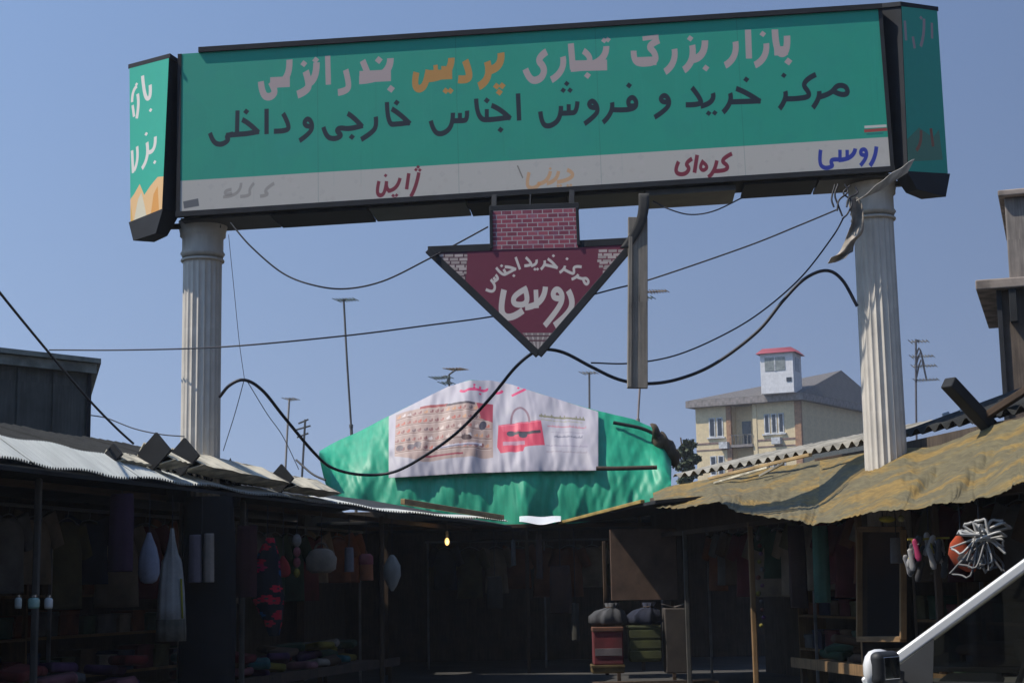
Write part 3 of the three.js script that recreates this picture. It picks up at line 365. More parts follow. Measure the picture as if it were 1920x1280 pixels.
// ------------------------------------------------------------------ right stall row
const RA = V(3.3, 0, -10.3), RB = V(.65, 0, -25), rdir = RB.clone().sub(RA).normalize(), rin = V(-rdir.z, 0, rdir.x);
const RP = (s, inw, y) => RA.clone().addScaledVector(rdir, s).addScaledVector(rin, inw).setY(y), RLEN = RA.distanceTo(RB);
const rightAt = (px, py, inw) => { const r = ray(px, py), o = camera.position, p0 = RA.clone().addScaledVector(rin, inw), t = p0.sub(o).dot(rin) / r.dot(rin); return o.clone().addScaledVector(r, t); };
{
  const t = thing('market_stall', 'dark open stall row with wooden posts under the yellow awning', 'stall');
  const e0 = [[1262, 893], [1400, 868], [1640, 824], [1760, 800], [1990, 750]], e1 = [[1262, 880], [1300, 862], [1640, 799], [1760, 772], [1990, 732]];
  const xs = [1262, 1330, 1400, 1470, 1540, 1610, 1690, 1780, 1880, 1990];
  for (let i = 0; i < xs.length - 1; i++) part('roof_sheet', sheet((u, v) => { const px = lerp(xs[i], xs[i + 1] + 1, u), a = rightAt(px, poly(e0, px), 1.5), w = Math.sin(u * 4 * 2 * Math.PI) * .032; return a.addScaledVector(rin, v * 1.3).add(V(0, v * (i > 5 ? .44 : .30) + w, 0)); }, 40, 4, .012), i > 5 ? M.mossRoof : M.asbestos, t);
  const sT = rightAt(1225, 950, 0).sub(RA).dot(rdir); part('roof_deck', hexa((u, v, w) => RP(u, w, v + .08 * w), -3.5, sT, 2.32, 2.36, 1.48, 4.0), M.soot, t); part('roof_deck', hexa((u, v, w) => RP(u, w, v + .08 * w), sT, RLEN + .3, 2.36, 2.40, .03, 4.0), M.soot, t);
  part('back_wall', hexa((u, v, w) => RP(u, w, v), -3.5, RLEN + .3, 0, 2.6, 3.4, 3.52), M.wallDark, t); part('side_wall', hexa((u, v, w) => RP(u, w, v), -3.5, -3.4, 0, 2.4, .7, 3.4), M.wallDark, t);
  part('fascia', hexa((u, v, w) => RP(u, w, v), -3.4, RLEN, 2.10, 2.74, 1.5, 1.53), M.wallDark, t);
  part('rail', beam(RP(-3.3, .86, 2.07), RP(RLEN, .86, 2.07), .05, .06), M.woodDark, t);
  for (const [px, m] of [[1405, M.wood], [1608, M.wood], [1282, M.metalMid], [1930, M.woodDark], [1752, M.woodDark], [1130, M.woodDark]]) { const q = rightAt(px, 1100, .82), s = q.clone().sub(RA).dot(rdir); part('post', beam(RP(s, .86, 0), RP(s, .86, 2.09), .06, .06, .2), m, t); }
  base(t);
}
{ // yellow awning tarpaulin
  const tex = dataTex(1024, 512, (x, y) => { const n = fbm(x * 9 + y * 4, y * 5, 40, 71, 5), st = fbm(x * 30 + y * 14, y * 3, 60, 77, 4), m = Math.min(1, Math.max(0, (n - .47) * 5 + (st - .5) * 2.2)), g = .86 + .4 * (fbm(x * 60, y * 40, 120, 79, 4) - .5); return [lerp(.445, .56, m) * g, lerp(.405, .455, m) * g, lerp(.28, .225, m) * g]; });
  tex.repeat.set(.14, .45);
  const top = [[1225, 925], [1262, 912], [1400, 884], [1500, 866], [1600, 852], [1720, 842], [1800, 826], [1860, 800], [1960, 762]], bot = [[1225, 952], [1262, 953], [1340, 944], [1390, 956], [1450, 968], [1490, 970], [1530, 980], [1565, 979], [1600, 968], [1660, 960], [1720, 952], [1790, 940], [1850, 934], [1900, 910], [1960, 890]];
  const g = sheet((u, v) => { const px = lerp(1225, 1960, u), a = rightAt(px, poly(top, px), 1.45), b = rightAt(px, poly(bot, px) + 3.4 * (hash(px / 5 | 0, 3, 8) - .5) * v, -.05 + .10 * Math.sin(px * .021)), p = a.lerp(b, v), s = Math.sin(Math.PI * v);
    const k = px / 60 + v * 1.6, n1 = fbm(k, v * 1.2 + 3, 64, 91, 2) - .5, n2 = fbm(k * 2.6 + v * 2, v * 1.5, 128, 93, 2) - .5, n3 = fbm(px / 7, v * 5, 256, 95, 2) - .5, fo = .26 * n1 + .10 * n2 + .018 * n3; p.y += fo * (.25 + .75 * s) - .06 * s - .05 * v * (n2 + .1); p.addScaledVector(rin, (.16 * n1 + .06 * n2) * v); return p; }, 260, 32, .006);
  single('awning_tarpaulin', g, new THREE.MeshPhysicalMaterial({ map: tex, roughness: .85, side: THREE.DoubleSide, bumpMap: bumpTex, bumpScale: .004 }), 'dirty yellow tarpaulin awning draped around the foot of the column', 'tarpaulin');
  single('column_wrap', new THREE.CylinderGeometry(.235, .27, .16, 24, 2, false).translate(rc.x, P(1664, 893, ZR).y - .02, rc.z), M.soot, 'dark rag collar around the foot of the column in the yellow awning', 'rag');
  const stick = (a, b, w, m, label) => single('wood_stick', beam(rightAt(...a), rightAt(...b), w, w * .8), m, label, 'stick');
  stick([1050, 980, .02], [1205, 940, .02], .055, mat(lin(.46, .34, .10), .8, { map: streakTex }), 'yellow pole along the right-hand edge below the green tarpaulin');
  stick([1330, 897, 1.2], [1520, 852, 1.25], .045, M.woodPale, 'long pale stick lying across the top of the yellow awning');
  stick([1425, 892, 1.05], [1470, 868, 1.2], .03, M.asbestos, 'short grey stick lying on the yellow awning below the corrugated roof');
  stick([1340, 905, 1.1], [1440, 876, 1.15], .03, M.cream, 'short cream lath lying on the awning near the green tarpaulin');
  stick([1530, 862, 1.2], [1622, 846, 1.2], .03, M.woodDark, 'dark lath lying on the awning against the column');
  single('roof_beam', beam(P(1778, 716, 13.6), P(1862, 806, 13.9), .125, .11), M.soot, 'dark thick beam sticking up out of the mossy right-hand roof', 'beam');
  single('roof_beam', beam(P(1830, 792, 13.9), P(1990, 690, 13.2), .07, .06), M.woodDark, 'dark rafter crossing behind the upright thick beam on the right roof', 'beam');
  for (const [px, py, w, l] of [[1774, 776, .07, 'white shard lying on the mossy roof beside the column'], [1806, 768, .05, 'small white shard lying against the thick dark beam']]) single('roof_shard', rbox(w, .035, .05, .01).rotateZ(.3).translate(...rightAt(px, py, 2.0).toArray()), M.white, l, 'shard');
}

// ------------------------------------------------------------------ tent over the alley, banner
const tentTop = [[598, 846], [612, 838], [640, 823], [690, 800], [730, 780], [790, 752], [840, 726], [880, 714], [920, 714], [960, 722], [1010, 738], [1060, 754], [1116, 771], [1190, 787], [1225, 802], [1244, 826], [1258, 858]], tentBot = [[598, 856], [606, 895], [620, 940], [700, 958], [760, 966], [860, 976], [950, 984], [1000, 986], [1060, 984], [1120, 974], [1180, 964], [1225, 952], [1258, 925]];
const tentAt = (px, v, lift = 0) => { const p = P(px, lerp(poly(tentTop, px), poly(tentBot, px), v), 26.2 + 1.1 * (1 - v) - .25 * Math.sin(Math.PI * v)); const k = (px - 598) / 70, n1 = fbm(k + v * .6, v * .8, 64, 61, 2) - .5, n2 = fbm(k * 2.2 - v * 1.2, v * 1.6 + 5, 64, 63, 3) - .5, rg = (q) => 1 - Math.abs(2 * q - 1), n3 = rg(fbm(k * 3.1 + v * 3.4, v * 2.2 - k * .5, 64, 65, 2)), n4 = rg(fbm(k * 5.3 - v * 2.6, v * 3.1 + 9, 64, 66, 2)), cr = .30 * n1 + .14 * n2 * (.3 + v) + .030 * n3 * n3 + .014 * n4 * n4 + .16 * Math.exp(-Math.pow((px - 950 - 45 * v) / 16, 2)) * Math.max(0, v - .45); p.z += cr + lift; return p; };
{
  const t = thing('green_tarpaulin_tent', 'green tarpaulin gable stretched over the end of the market alley', 'tent');
  const gt = M.tarpGreen;
  part('front_sheet', sheet((u, v) => tentAt(lerp(598, 1258, u), v), 200, 40, .006), gt, t);
  part('roof_sheet', sheet((u, v) => { const p = tentAt(lerp(598, 1258, u), 0); p.z -= v * 7; p.y += -.1 * v + .05 * Math.sin(u * 30 + v * 9) * v - .006; return p; }, 80, 12, .006), gt, t);
  part('seam_pole', tube([[1118, 878], [1160, 878], [1232, 876]].map(([x, y]) => P(x, y, 25.9)), .035, 12, 8), M.woodDark, t);
  part('edge_pole', tube([[1150, 786], [1200, 796], [1225, 806]].map(([x, y]) => P(x, y + 6, 26.95)), .03, 12, 8), M.soot, t);
  for (const [px, w] of [[720, .06], [985, .06], [1200, .06]]) { const p = tentAt(px, .5); part('prop', beam(V(p.x, 0, p.z - .4), V(p.x, p.y + .2, p.z - .4), w, w), M.woodDark, t); }
  base(t);
  // banner
  const [cv, x] = canvas(1600, 800, '#a9a3a9'), pl = plane(P(925, 890, 26.5), V(1, 0, .03), V(0, 1, -.5)), fit = (p) => { const [a, b] = pl.loc(p); return [(a + 1.8) / 3.6, (b + .15) / 1.95]; }, mp = (px, py) => { const [a, b] = fit(pl.hit(px, py)); return [a * 1600, (1 - b) * 800]; }, Z = painter(x, mp, 720, 700, 4.683, 1600 / 3.6 * 26.5 / F);
  speckle(x, 1600, 800, 200, ['#b2acb2', '#9f99a2', '#ada5a4'], 20, 90, .2);
  Z.f([[105, 370], [330, 350], [560, 335], [960, 320], [965, 810], [600, 830], [350, 860], [105, 800]], '#a28a80');
  for (let r = 0; r < 5; r++) { const y0 = 430 + r * 84, tilt = (xx) => -(xx - 110) * .045; for (let c = 0; c < 17; c++) { const xx = 130 + c * 49 + rr(-6, 6), yy = y0 + tilt(xx) - 18, col = ['rgba(170,82,66,.75)', 'rgba(200,182,170,.75)', 'rgba(112,62,60,.7)', 'rgba(184,132,96,.75)', 'rgba(146,80,72,.7)', 'rgba(90,70,72,.65)', 'rgba(206,196,190,.7)'][(rnd() * 7) | 0]; Z.e(rr(15, 21), rr(9, 15), rr(-.15, .15), [[xx, yy]], col); Z.e(rr(6, 10), rr(10, 16), 0, [[xx + 9, yy - 11]], col); Z.e(6, 3, 0, [[xx - 5, yy - 5]], 'rgba(230,220,215,.35)'); } Z.s(7, [[110, y0 + tilt(110) + 4], [950, y0 + tilt(950) + 4]], 'rgba(96,66,58,.6)'); Z.s(5, [[110, y0 + tilt(110) + 12], [950, y0 + tilt(950) + 12]], 'rgba(205,190,178,.5)'); }
  Z.f([[820, 330], [962, 320], [960, 500], [860, 470]], '#9c3a48'); Z.e(30, 48, .3, [[875, 535]], '#3f3a44'); Z.e(46, 26, 0, [[735, 655]], '#4a3433'); Z.s(24, [[330, 350], [560, 340]], '#8b3a3a'); Z.s(20, [[560, 345], [800, 335]], '#473a40');
  Z.e(34, 30, 0, [[150, 730], [250, 725], [310, 705]], 'rgba(80,74,84,.7)'); Z.s(20, [[450, 740], [860, 700]], 'rgba(200,196,205,.9)'); Z.s(10, [[460, 742], [840, 706]], 'rgba(90,84,100,.7)'); Z.s(14, [[350, 820], [500, 798], [700, 790]], '#8c3440');
  Z.f([[1010, 520], [1380, 460], [1415, 690], [1240, 720], [1225, 760], [1030, 775], [1000, 720]], '#c9465a'); Z.f([[1030, 530], [1200, 500], [1210, 560], [1050, 580]], '#d4586a'); for (let q = 0; q < 9; q++) Z.s(2.5, [[1020 + q * 42, 530 - q * 6], [1012 + q * 44, 755 - q * 8]], 'rgba(120,30,48,.25)'); Z.s(5, [[1015, 530], [1200, 498], [1375, 470]], 'rgba(235,170,178,.6)'); Z.s(26, [[1100, 590], [1230, 600], [1370, 570]], '#453a3e'); Z.e(38, 28, 0, [[1225, 610], [1120, 595]], '#46454c'); Z.s(34, [[1060, 690], [1230, 682]], 'rgba(170,160,170,.7)'); Z.s(20, [[1120, 500], [1120, 400], [1200, 330], [1275, 400], [1280, 480]], '#8a6f76');
  const rule = (y, x0, x1, h, col) => { for (let q = x0; q < x1;) { const l = rr(10, 34); Z.s(h, [[q, y + (q - x0) * .02 + rr(-2, 2)], [Math.min(x1, q + l), y + (q - x0) * .02 + rr(-2, 2)]], col); if (rnd() < .5) Z.s(h * .6, [[q + l * .5, y - h], [q + l * .5, y + h * .6]], col); q += l + rr(4, 12); } }; rule(415, 1370, 1760, 18, '#7f7a62'); rule(450, 1380, 1740, 8, '#9a947f'); rule(505, 1440, 1760, 12, '#b27f86'); rule(605, 1500, 1740, 12, '#77747f'); rule(690, 1430, 1790, 8, '#8f8592'); rule(745, 1430, 1780, 8, '#94898f'); rule(560, 1470, 1750, 6, '#948b94');
  const pk = '#c8426a'; Z.s(24, [[1240, 160], [1200, 190], [1130, 225]], pk); Z.s(24, [[1040, 180], [1030, 210], [985, 205]], pk); Z.s(24, [[910, 180], [915, 205], [760, 205], [700, 240], [680, 220]], pk); Z.d(10, [[1180, 150], [850, 240], [800, 165]], pk); Z.s(20, [[850, 175], [845, 205]], pk); Z.s(20, [[800, 185], [795, 205]], pk);
  const bt = [[730, 782], [790, 752], [840, 727], [880, 715], [920, 715], [960, 723], [1010, 739], [1060, 755], [1116, 772], [1122, 774]], bb = [[730, 897], [860, 889], [1000, 884], [1122, 883]];
  const g = sheet((u, v) => { const px = lerp(730, 1121, u), py = lerp(poly(bt, px), poly(bb, px), v), a = poly(tentTop, px), b = poly(tentBot, px), q = tentAt(px, (py - a) / (b - a)), cr = .05 * (fbm(px / 40 + v, v * 2, 64, 67, 3) - .5); const r = P(px, py, -q.z); r.z += .13 + cr; return r; }, 120, 30, .005);
  const p = g.attributes.position, uv = g.attributes.uv; for (let i = 0; i < p.count; i++) uv.setXY(i, ...fit(V().fromBufferAttribute(p, i)));
  single('advertising_banner', g, new THREE.MeshStandardMaterial({ map: ctex(cv), roughness: .6, side: THREE.DoubleSide }), 'white banner printed with a red handbag, fixed on the green tarpaulin', 'banner');
  single('brown_cloth_bundle', sheet((u, v) => { const p = P(lerp(1222, 1268, u), lerp(lerp(800, 842, u), lerp(826, 870, u), v), 27 + .3 * u); p.z += .12 * Math.sin(v * 3.1) + .05 * Math.sin(u * 13 + v * 5); p.y += .03 * Math.sin(u * 19); return p; }, 24, 10, .06), mat(lin(.12, .085, .05), .9, { map: dirtTex }), 'brown folded cloth over the right corner of the green tarpaulin', 'cloth');
  single('plastic_sheet', sheet((u, v) => { const px = lerp(974, 1052, u), p = onLine(px, lerp(968, 981 + 4 * Math.sin(u * 3.14), v), LA, LB, 0); const q = P(px, lerp(969, 978 + 5 * Math.sin(u * 3.14), v), lerp(25.4, 24.3, v)); q.y += .008 * Math.sin(u * 9); return q; }, 40, 8, .01), mat(lin(.9, .89, .9), .25, { map: null }), 'bright white plastic sheet hanging where the two eaves meet below the green tarpaulin', 'plastic sheet');
}
{ // closed end of the alley
  const t = thing('back_stall', 'dark rear stall closing the alley under the green tarpaulin', 'stall');
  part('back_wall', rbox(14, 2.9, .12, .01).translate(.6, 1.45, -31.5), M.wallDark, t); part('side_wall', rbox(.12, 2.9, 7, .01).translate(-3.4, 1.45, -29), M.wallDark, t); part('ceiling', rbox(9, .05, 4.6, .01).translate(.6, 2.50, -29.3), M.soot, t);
  part('header', beam(V(-2.4, 2.34, -25.3), V(3.4, 2.34, -25.3), .18, .06), M.woodDark, t); base(t);
}

// ------------------------------------------------------------------ background: shed, lamps, house, right-hand building
{
  const t = thing('metal_shed', 'grey sheet metal shed rising behind the dark left roof', 'shed'), r0 = P(168, 676, 20.2), l0 = P(-420, 640, 17.2), dir = r0.clone().sub(l0).setY(0).normalize(), nn = V(-dir.z, 0, dir.x).multiplyScalar(-1); const back = V(-.30, 0, -1).normalize(), H = r0.y;
  const Q = (u, y, w) => l0.clone().setY(0).addScaledVector(dir, u).addScaledVector(back, w).setY(y), Lh = Math.hypot(r0.x - l0.x, r0.z - l0.z);
  const n = 8; for (let i = 0; i < n; i++) { const a = Lh * i / n, b = Lh * (i + 1) / n; part('wall_panel', hexa((u, v, w) => Q(u, v, w), a + .012, b - .012, 0, H - .02, 0, .05), M.shed, t); part('seam_rib', hexa((u, v, w) => Q(u, v, w), b - .03, b + (i === n - 1 ? .03 : .02), 0, H - .03, -.03, .0), i === n - 1 ? M.metalDark : M.shed, t); }
  part('side_wall', hexa((u, v, w) => Q(u, v, w), Lh - .05, Lh, 0, H - .04, .06, 4), M.shed, t); part('core', hexa((u, v, w) => Q(u, v, w), .1, Lh - .06, 0, H - .1, .06, 4), M.soot, t);
  part('roof_lip', hexa((u, v, w) => Q(u, v, w), -.2, Lh + .10, H - .17, H - .05, -.10, -.05), M.shedLip, t); part('roof', hexa((u, v, w) => Q(u, v, w), -.2, Lh + .16, H - .04, H + .02, -.16, 4.2), M.shedLip, t); base(t);
}
function aerial(px, pyTop, pyBase, d, lean, booms, label, m) {   // pole with one or more booms of short rods
  const t = thing('television_aerial', label, 'aerial', 'aerials beyond the market'), top = P(px, pyTop, d), mid = P(px + lean, pyBase, d), bot = top.clone().lerp(mid, top.y / (top.y - mid.y)), k = d / F;
  const j = bot.clone().lerp(top, .62).add(V(.02 * k * 10, 0, 0)); part('pole', tube([bot, bot.clone().lerp(j, .5), j], 2.9 * k, 10, 8), m, t); part('upper_pole', tube([j.clone().lerp(bot, .02), j.clone().lerp(top, .5).add(V(-.6 * k, 0, 0)), top], 2.0 * k, 10, 8), m, t); part('clamp', new THREE.CylinderGeometry(3.8 * k, 3.8 * k, 6 * k, 10), m, t).position.copy(j);
  for (const [dx, dy, len, col, yaw = .5] of booms) { const c = P(px + dx, pyTop + dy, d), ax = V(Math.cos(.12), .02, Math.sin(.12)), bm = part('boom', beam(c.clone().addScaledVector(ax, -len / 2 * k), c.clone().addScaledVector(ax, len / 2 * k), 2.4 * k, 2.4 * k, .3), col, t), n = Math.max(4, Math.round(len / 5)), rod = V(-Math.sin(yaw), .10, Math.cos(yaw)).normalize();
    for (let i = 0; i < n; i++) { const p = c.clone().addScaledVector(ax, (i / (n - 1) - .5) * len * k), h = (15 - 5 * i / n) * k; part('rod', tube([p.clone().addScaledVector(rod, -h), p, p.clone().addScaledVector(rod, h)], .9 * k, 4, 5), col, bm); }
    part('bracket', tube([P(px + lean * .02, pyTop + Math.max(0, dy), d), c.clone().lerp(top, .5), c], 1.8 * k, 6, 6), m, t); } return base(t); }
const lampPole = mat(lin(.13, .125, .12), .6, { map: dirtTex }), headG = mat(lin(.34, .42, .37), .5), headO = mat(lin(.62, .43, .26), .5), headW = mat(lin(.62, .60, .56), .5);
aerial(644, 560, 800, 45, 14, [[5, 2, 36, headG]], 'tall leaning pole with a flat green aerial left of the green tarpaulin', lampPole);
aerial(542, 748, 860, 90, -6, [[4, 0, 18, headW]], 'short distant aerial in front of the cable bend', mat(lin(.42, .36, .30), .6));
aerial(842, 702, 780, 70, 2, [[-14, 6, 34, headG], [14, -10, 28, headO, .9], [-4, 16, 20, headG]], 'distant aerial with green and orange booms above the white banner', lampPole);
aerial(1212, 548, 790, 45, -16, [[22, -2, 34, headO], [2, 10, 22, headG]], 'aerial with an orange boom behind the hanging board', mat(lin(.46, .36, .31), .6));
aerial(1105, 698, 775, 100, 1, [[0, 1, 26, headW]], 'small distant aerial with a cross bar above the banner beside the hanging board', lampPole);
aerial(1718, 636, 790, 70, 1, [[6, 4, 32, headW], [12, 32, 40, headW], [16, 50, 42, headW], [20, 76, 42, headW]], 'mast with four pale aerial booms beyond the column in the awning', mat(lin(.13, .12, .13), .6));
{ const t = thing('roof_antenna', 'thin spiky rooftop antenna beside the thick cable left of the tarpaulin', 'antenna'), d = 40; part('mast', beam(P(557, 880, d).setY(2), P(572, 786, d), .05, .05), lampPole, t); for (const [y, w] of [[790, 10], [802, 14], [816, 10]]) part('element', beam(P(568 - w + (800 - y) * .1, y + 4, d), P(568 + w, y - 4, d), .04, .04), lampPole, t); base(t); t.userData.label = 'thin spiky rooftop antenna left of the green tarpaulin'; }
{ // house
  const t = thing('apartment_house', 'cream three-bay house with banded walls and a white rooftop cabin', 'house');
  const c = P(1500, 748, 120), l = P(1304, 767, 124.2), r = P(1650, 779, 132.5), H = c.y, mk = (a, b) => { const D = b.clone().sub(a).setY(0), n = D.length(); D.normalize(); return [D, n]; };
  const [du, LU] = mk(l, c), [dr, LR] = mk(c, r), inn = V(-du.z, 0, du.x).multiplyScalar(-1); const nin = inn.dot(dr) > 0 ? inn : inn.negate();
  const Q = (u, y, w) => l.clone().setY(0).addScaledVector(du, u).addScaledVector(dr, w).setY(y);
  const wall = mat(lin(.78, .64, .40), .9, { map: cleanTex }), band = mat(lin(.30, .20, .17), .9), pil = mat(lin(.50, .28, .16), .9), tile = mat(lin(.17, .165, .17), .9, { map: streakTex }), lip = mat(lin(.34, .30, .28), .85);
  const B = (n, m, u0, u1, y0, y1, w0, w1, pr = t) => part(n, hexa(Q, u0, u1, y0, y1, w0, w1), m, pr);
  const a = LU * .34, b = LU * .555;
  B('wall', wall, 0, a, 0, H - .1, 0, LR); B('wall', wall, b, LU - .01, 0, H - .1, 0, LR); B('recessed_wall', wall, a, b, 0, H - .12, .9, LR);
  B('side_wall', wall, LU - .005, LU + .02, 0, H - .11, .02, LR); B('pilaster', pil, LU - .45, LU + .05, 0, H - .12, -.06, .2); B('pilaster', pil, a - .35, a + .02, 0, H - .12, -.05, .2); B('pilaster', wall, b - .02, b + .3, 0, H - .12, -.05, .2);
  const px2m = 120 / F; const yAt = (u, y) => c.y - (y - (748 + (LU - u) / LU * 16)) * px2m;
  for (const [u0, u1, k] of [[LU * .13, LU * .28, 2], [LU * .66, LU * .86, 3]]) for (let s = 0; s < 5; s++) { const y1 = H - .95 - s * 2.95, y0 = y1 - 1.5, w = (u1 - u0) / k; for (let i = 0; i < k; i++) { const f = B('window', M.white, u0 + i * w, u0 + (i + 1) * w - .12, y0, y1, -.05, .04); const gl = B('pane', M.glass, u0 + i * w + .09, u0 + (i + 1) * w - .21, y0 + .08, y1 - .08, -.058, -.045, f); } B('sill', M.white, u0 - .15, u1 + .05, y0 - .12, y0 - .02, -.16, .04); }
  for (let s = 0; s < 5; s++) { const y = H - 3.0 - s * 2.95; for (const [u0, u1] of [[0, a - .36], [b + .31, LU - .46]]) { B('wall_band', band, u0, u1, y, y + .14, -.03, .03); B('wall_band', band, u0, u1, y + .62 - 1.1, y + .72 - 1.1, -.03, .03); } B('balcony_slab', lip, a + .03, b - .03, y - .35, y - .15, -.2, .9); const rl = B('balcony_rail', lampPole, a + .03, b - .03, y + .55, y + .62, -.16, -.1); for (let i = 0; i < 6; i++) B('baluster', lampPole, a + .1 + i * (b - a - .2) / 5.2, a + .16 + i * (b - a - .2) / 5.2, y - .15, y + .55, -.16, -.1, rl); B('balcony_door', M.glass, a + .5, b - .6, y - .14, y + 1.7, .86, .9); }
  B('air_conditioner', M.white, LU * .74, LU * .74 + .7, H - 3.3, H - 2.8, -.4, -.04); B('air_conditioner', M.white, LU * .24, LU * .24 + .7, H - 3.4, H - 2.9, -.4, -.04);
  B('eave_slab', lip, -.5, LU + .5, H - .1, H + .42, -.6, LR + .5);
  const ap = P(1578, 694, 129), e = [[-.5, -.6], [LU + .5, -.6], [LU + .5, LR + .5], [-.5, LR + .5]].map(([u, w]) => Q(u, H + .43, w)), rd = Q(LU * .45, ap.y, LR * .55); rd.y = ap.y;
  { const p = []; const T = (q, w, z) => p.push(q.x, q.y, q.z, w.x, w.y, w.z, z.x, z.y, z.z); const ap2 = V(ap.x, ap.y, ap.z); T(e[0], e[1], ap2); T(e[1], e[2], ap2); T(e[2], e[3], ap2); T(e[3], e[0], ap2); const g = new THREE.BufferGeometry(); g.setAttribute('position', new THREE.Float32BufferAttribute(p, 3)); g.computeVertexNormals(); part('hip_roof', muv(g), tile, t); }
  // rooftop cabin
  const k0 = P(1440, 722, 119.5), k1 = P(1503, 722, 119.5), cw = k1.x - k0.x, ch = (722 - 660) / F * 119.5, m = V(k0.x + cw / 2, k0.y + ch / 2 - .3, k0.z - cw * .5); const cab = part('rooftop_cabin', rbox(cw, ch + .6, cw, .02), mat(lin(.80, .80, .82), .8, { map: cleanTex }), t); cab.position.copy(m); cab.rotation.y = -.42;
  const sub = (n, g, mm, x, y, z) => { const o = part(n, g, mm, cab); o.position.set(x, y, z); return o; };
  sub('cabin_window', rbox(cw * .62, ch * .42, .04, .01), mat(lin(.34, .36, .33), .3), -cw * .05, ch * .20 + .2, cw * .505); sub('cabin_window', rbox(.04, ch * .42, cw * .5, .01), mat(lin(.30, .32, .36), .3), cw * .505, ch * .20 + .2, 0); sub('vent_hole', rbox(.4, .3, .05, .01), M.glass, cw * .36, -ch * .22, cw * .51);
  sub('window_bar', rbox(.09, ch * .44, .06, .01), M.white, -cw * .05, ch * .20 + .2, cw * .51);
  const rf = sub('cabin_roof', new THREE.CylinderGeometry(cw * .62, cw * .86, .42, 4).rotateY(Math.PI / 4), mat(lin(.42, .075, .10), .7), 0, ch / 2 + .48, 0);
  base(t);
}
{ // building at the right edge
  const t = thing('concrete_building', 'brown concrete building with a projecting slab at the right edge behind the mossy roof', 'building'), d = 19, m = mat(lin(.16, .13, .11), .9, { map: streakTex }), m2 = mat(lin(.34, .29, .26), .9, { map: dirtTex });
  const b0 = P(1884, 745, d), s0 = P(1860, 526, d), u0 = P(1899, 365, d), hS = P(1875, 545, d).y, bw = 5;
  const g = new THREE.Group(); const at = (n, geo, mm) => part(n, geo, mm, t);
  const O = P(1877, 600, d), rot = -.33, X = (p) => p, put = (geo, x, y, z) => geo.translate(x, y, z).rotateY(rot).translate(O.x, 0, -d), off = P(1860, 600, d).x - O.x, uo = P(1897, 600, d).x - O.x;
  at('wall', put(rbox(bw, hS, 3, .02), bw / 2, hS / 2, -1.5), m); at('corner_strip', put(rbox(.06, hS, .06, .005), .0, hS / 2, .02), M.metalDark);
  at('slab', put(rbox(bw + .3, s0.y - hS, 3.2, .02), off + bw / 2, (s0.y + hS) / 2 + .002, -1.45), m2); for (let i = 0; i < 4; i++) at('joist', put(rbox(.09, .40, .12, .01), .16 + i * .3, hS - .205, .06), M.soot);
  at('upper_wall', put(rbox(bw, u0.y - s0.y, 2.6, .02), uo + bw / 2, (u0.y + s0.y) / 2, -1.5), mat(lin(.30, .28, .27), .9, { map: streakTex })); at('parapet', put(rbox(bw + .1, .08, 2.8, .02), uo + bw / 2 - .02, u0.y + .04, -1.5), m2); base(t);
}
{ // scrubby tree between the tent and the house
  const t = thing('scrub_tree', 'small scrubby tree between the green tarpaulin and the cream house', 'tree'), d = 60, c = P(1288, 830, d); part('trunk', tube([V(c.x - .1, 0, c.z), V(c.x, 2, c.z), V(c.x + .1, c.y, c.z)], .12, 10, 7), M.woodDark, t);
  const gs = []; for (let i = 0; i < 900; i++) { const a = rr(0, 6.28), r = Math.pow(rnd(), .5), y = rr(-1, 1), g = new THREE.PlaneGeometry(rr(.06, .16), rr(.1, .2)); g.rotateX(rr(0, 3)); g.rotateY(rr(0, 6)); g.translate(c.x + Math.cos(a) * r * .40 * Math.sqrt(1 - y * y * .7) + .15 * Math.sin(y * 9), c.y - .75 + y * .8, c.z + Math.sin(a) * r * .5); gs.push(g); } part('crown', mergeGeometries(gs), mat(lin(.06, .075, .035), .8, { map: null }), t);
  for (let i = 0; i < 5; i++) part('branch', tube([V(c.x, c.y - 1.2, c.z), V(c.x + rr(-.3, .3), c.y - .4, c.z + rr(-.3, .3)), V(c.x + rr(-.4, .4), c.y + rr(-.3, .3), c.z + rr(-.3, .3))], .03, 8, 5), M.woodDark, t); base(t); }

{ // shops across the street, behind the viewer: they keep the low sky off the stalls
  const defs = [[-17, 11, 9.5, lin(.30, .26, .21), 'tan three-storey shop building across the street'], [-4, 13, 11.2, lin(.22, .20, .19), 'grey three-storey shop building across the street'], [10.5, 14, 10.2, lin(.33, .30, .26), 'pale three-storey shop building across the street']];
  for (const [x, w, h, c, l] of defs) { const t = thing('shop_building', l, 'building', 'shops across the street'), m = mat(c, .9, { map: dirtTex }); part('wall', rbox(w, h, 8, .03).translate(0, h / 2, 4), m, t); part('parapet', rbox(w + .2, .3, .4, .02).translate(0, h + .1, 0), M.asbestos, t); const n = Math.floor(w / 2.6);
    for (let i = 0; i < n; i++) { const px = (i + .5 - n / 2) * 2.5; for (const wy of [h - 1.8, h - 4.8]) { const wd = part('window', rbox(1.3, 1.5, .1, .02).translate(px, wy, -.02), M.white, t); part('pane', rbox(1.1, 1.3, .03, .01).translate(px, wy, -.075), M.glass, wd); } const sh = part('roller_shutter', rbox(2.1, 2.6, .08, .02).translate(px, 1.32, -.03), M.metalMid, t); for (let k = 0; k < 8; k++) part('slat', rbox(2.0, .06, .03, .01).translate(px, .3 + k * .3, -.08), M.steel, sh); } part('canopy', rbox(w - .4, .12, 1.6, .03).translate(0, 3.1, -.8), M.metalMid, t); t.position.set(x, 0, 6.5); }
}
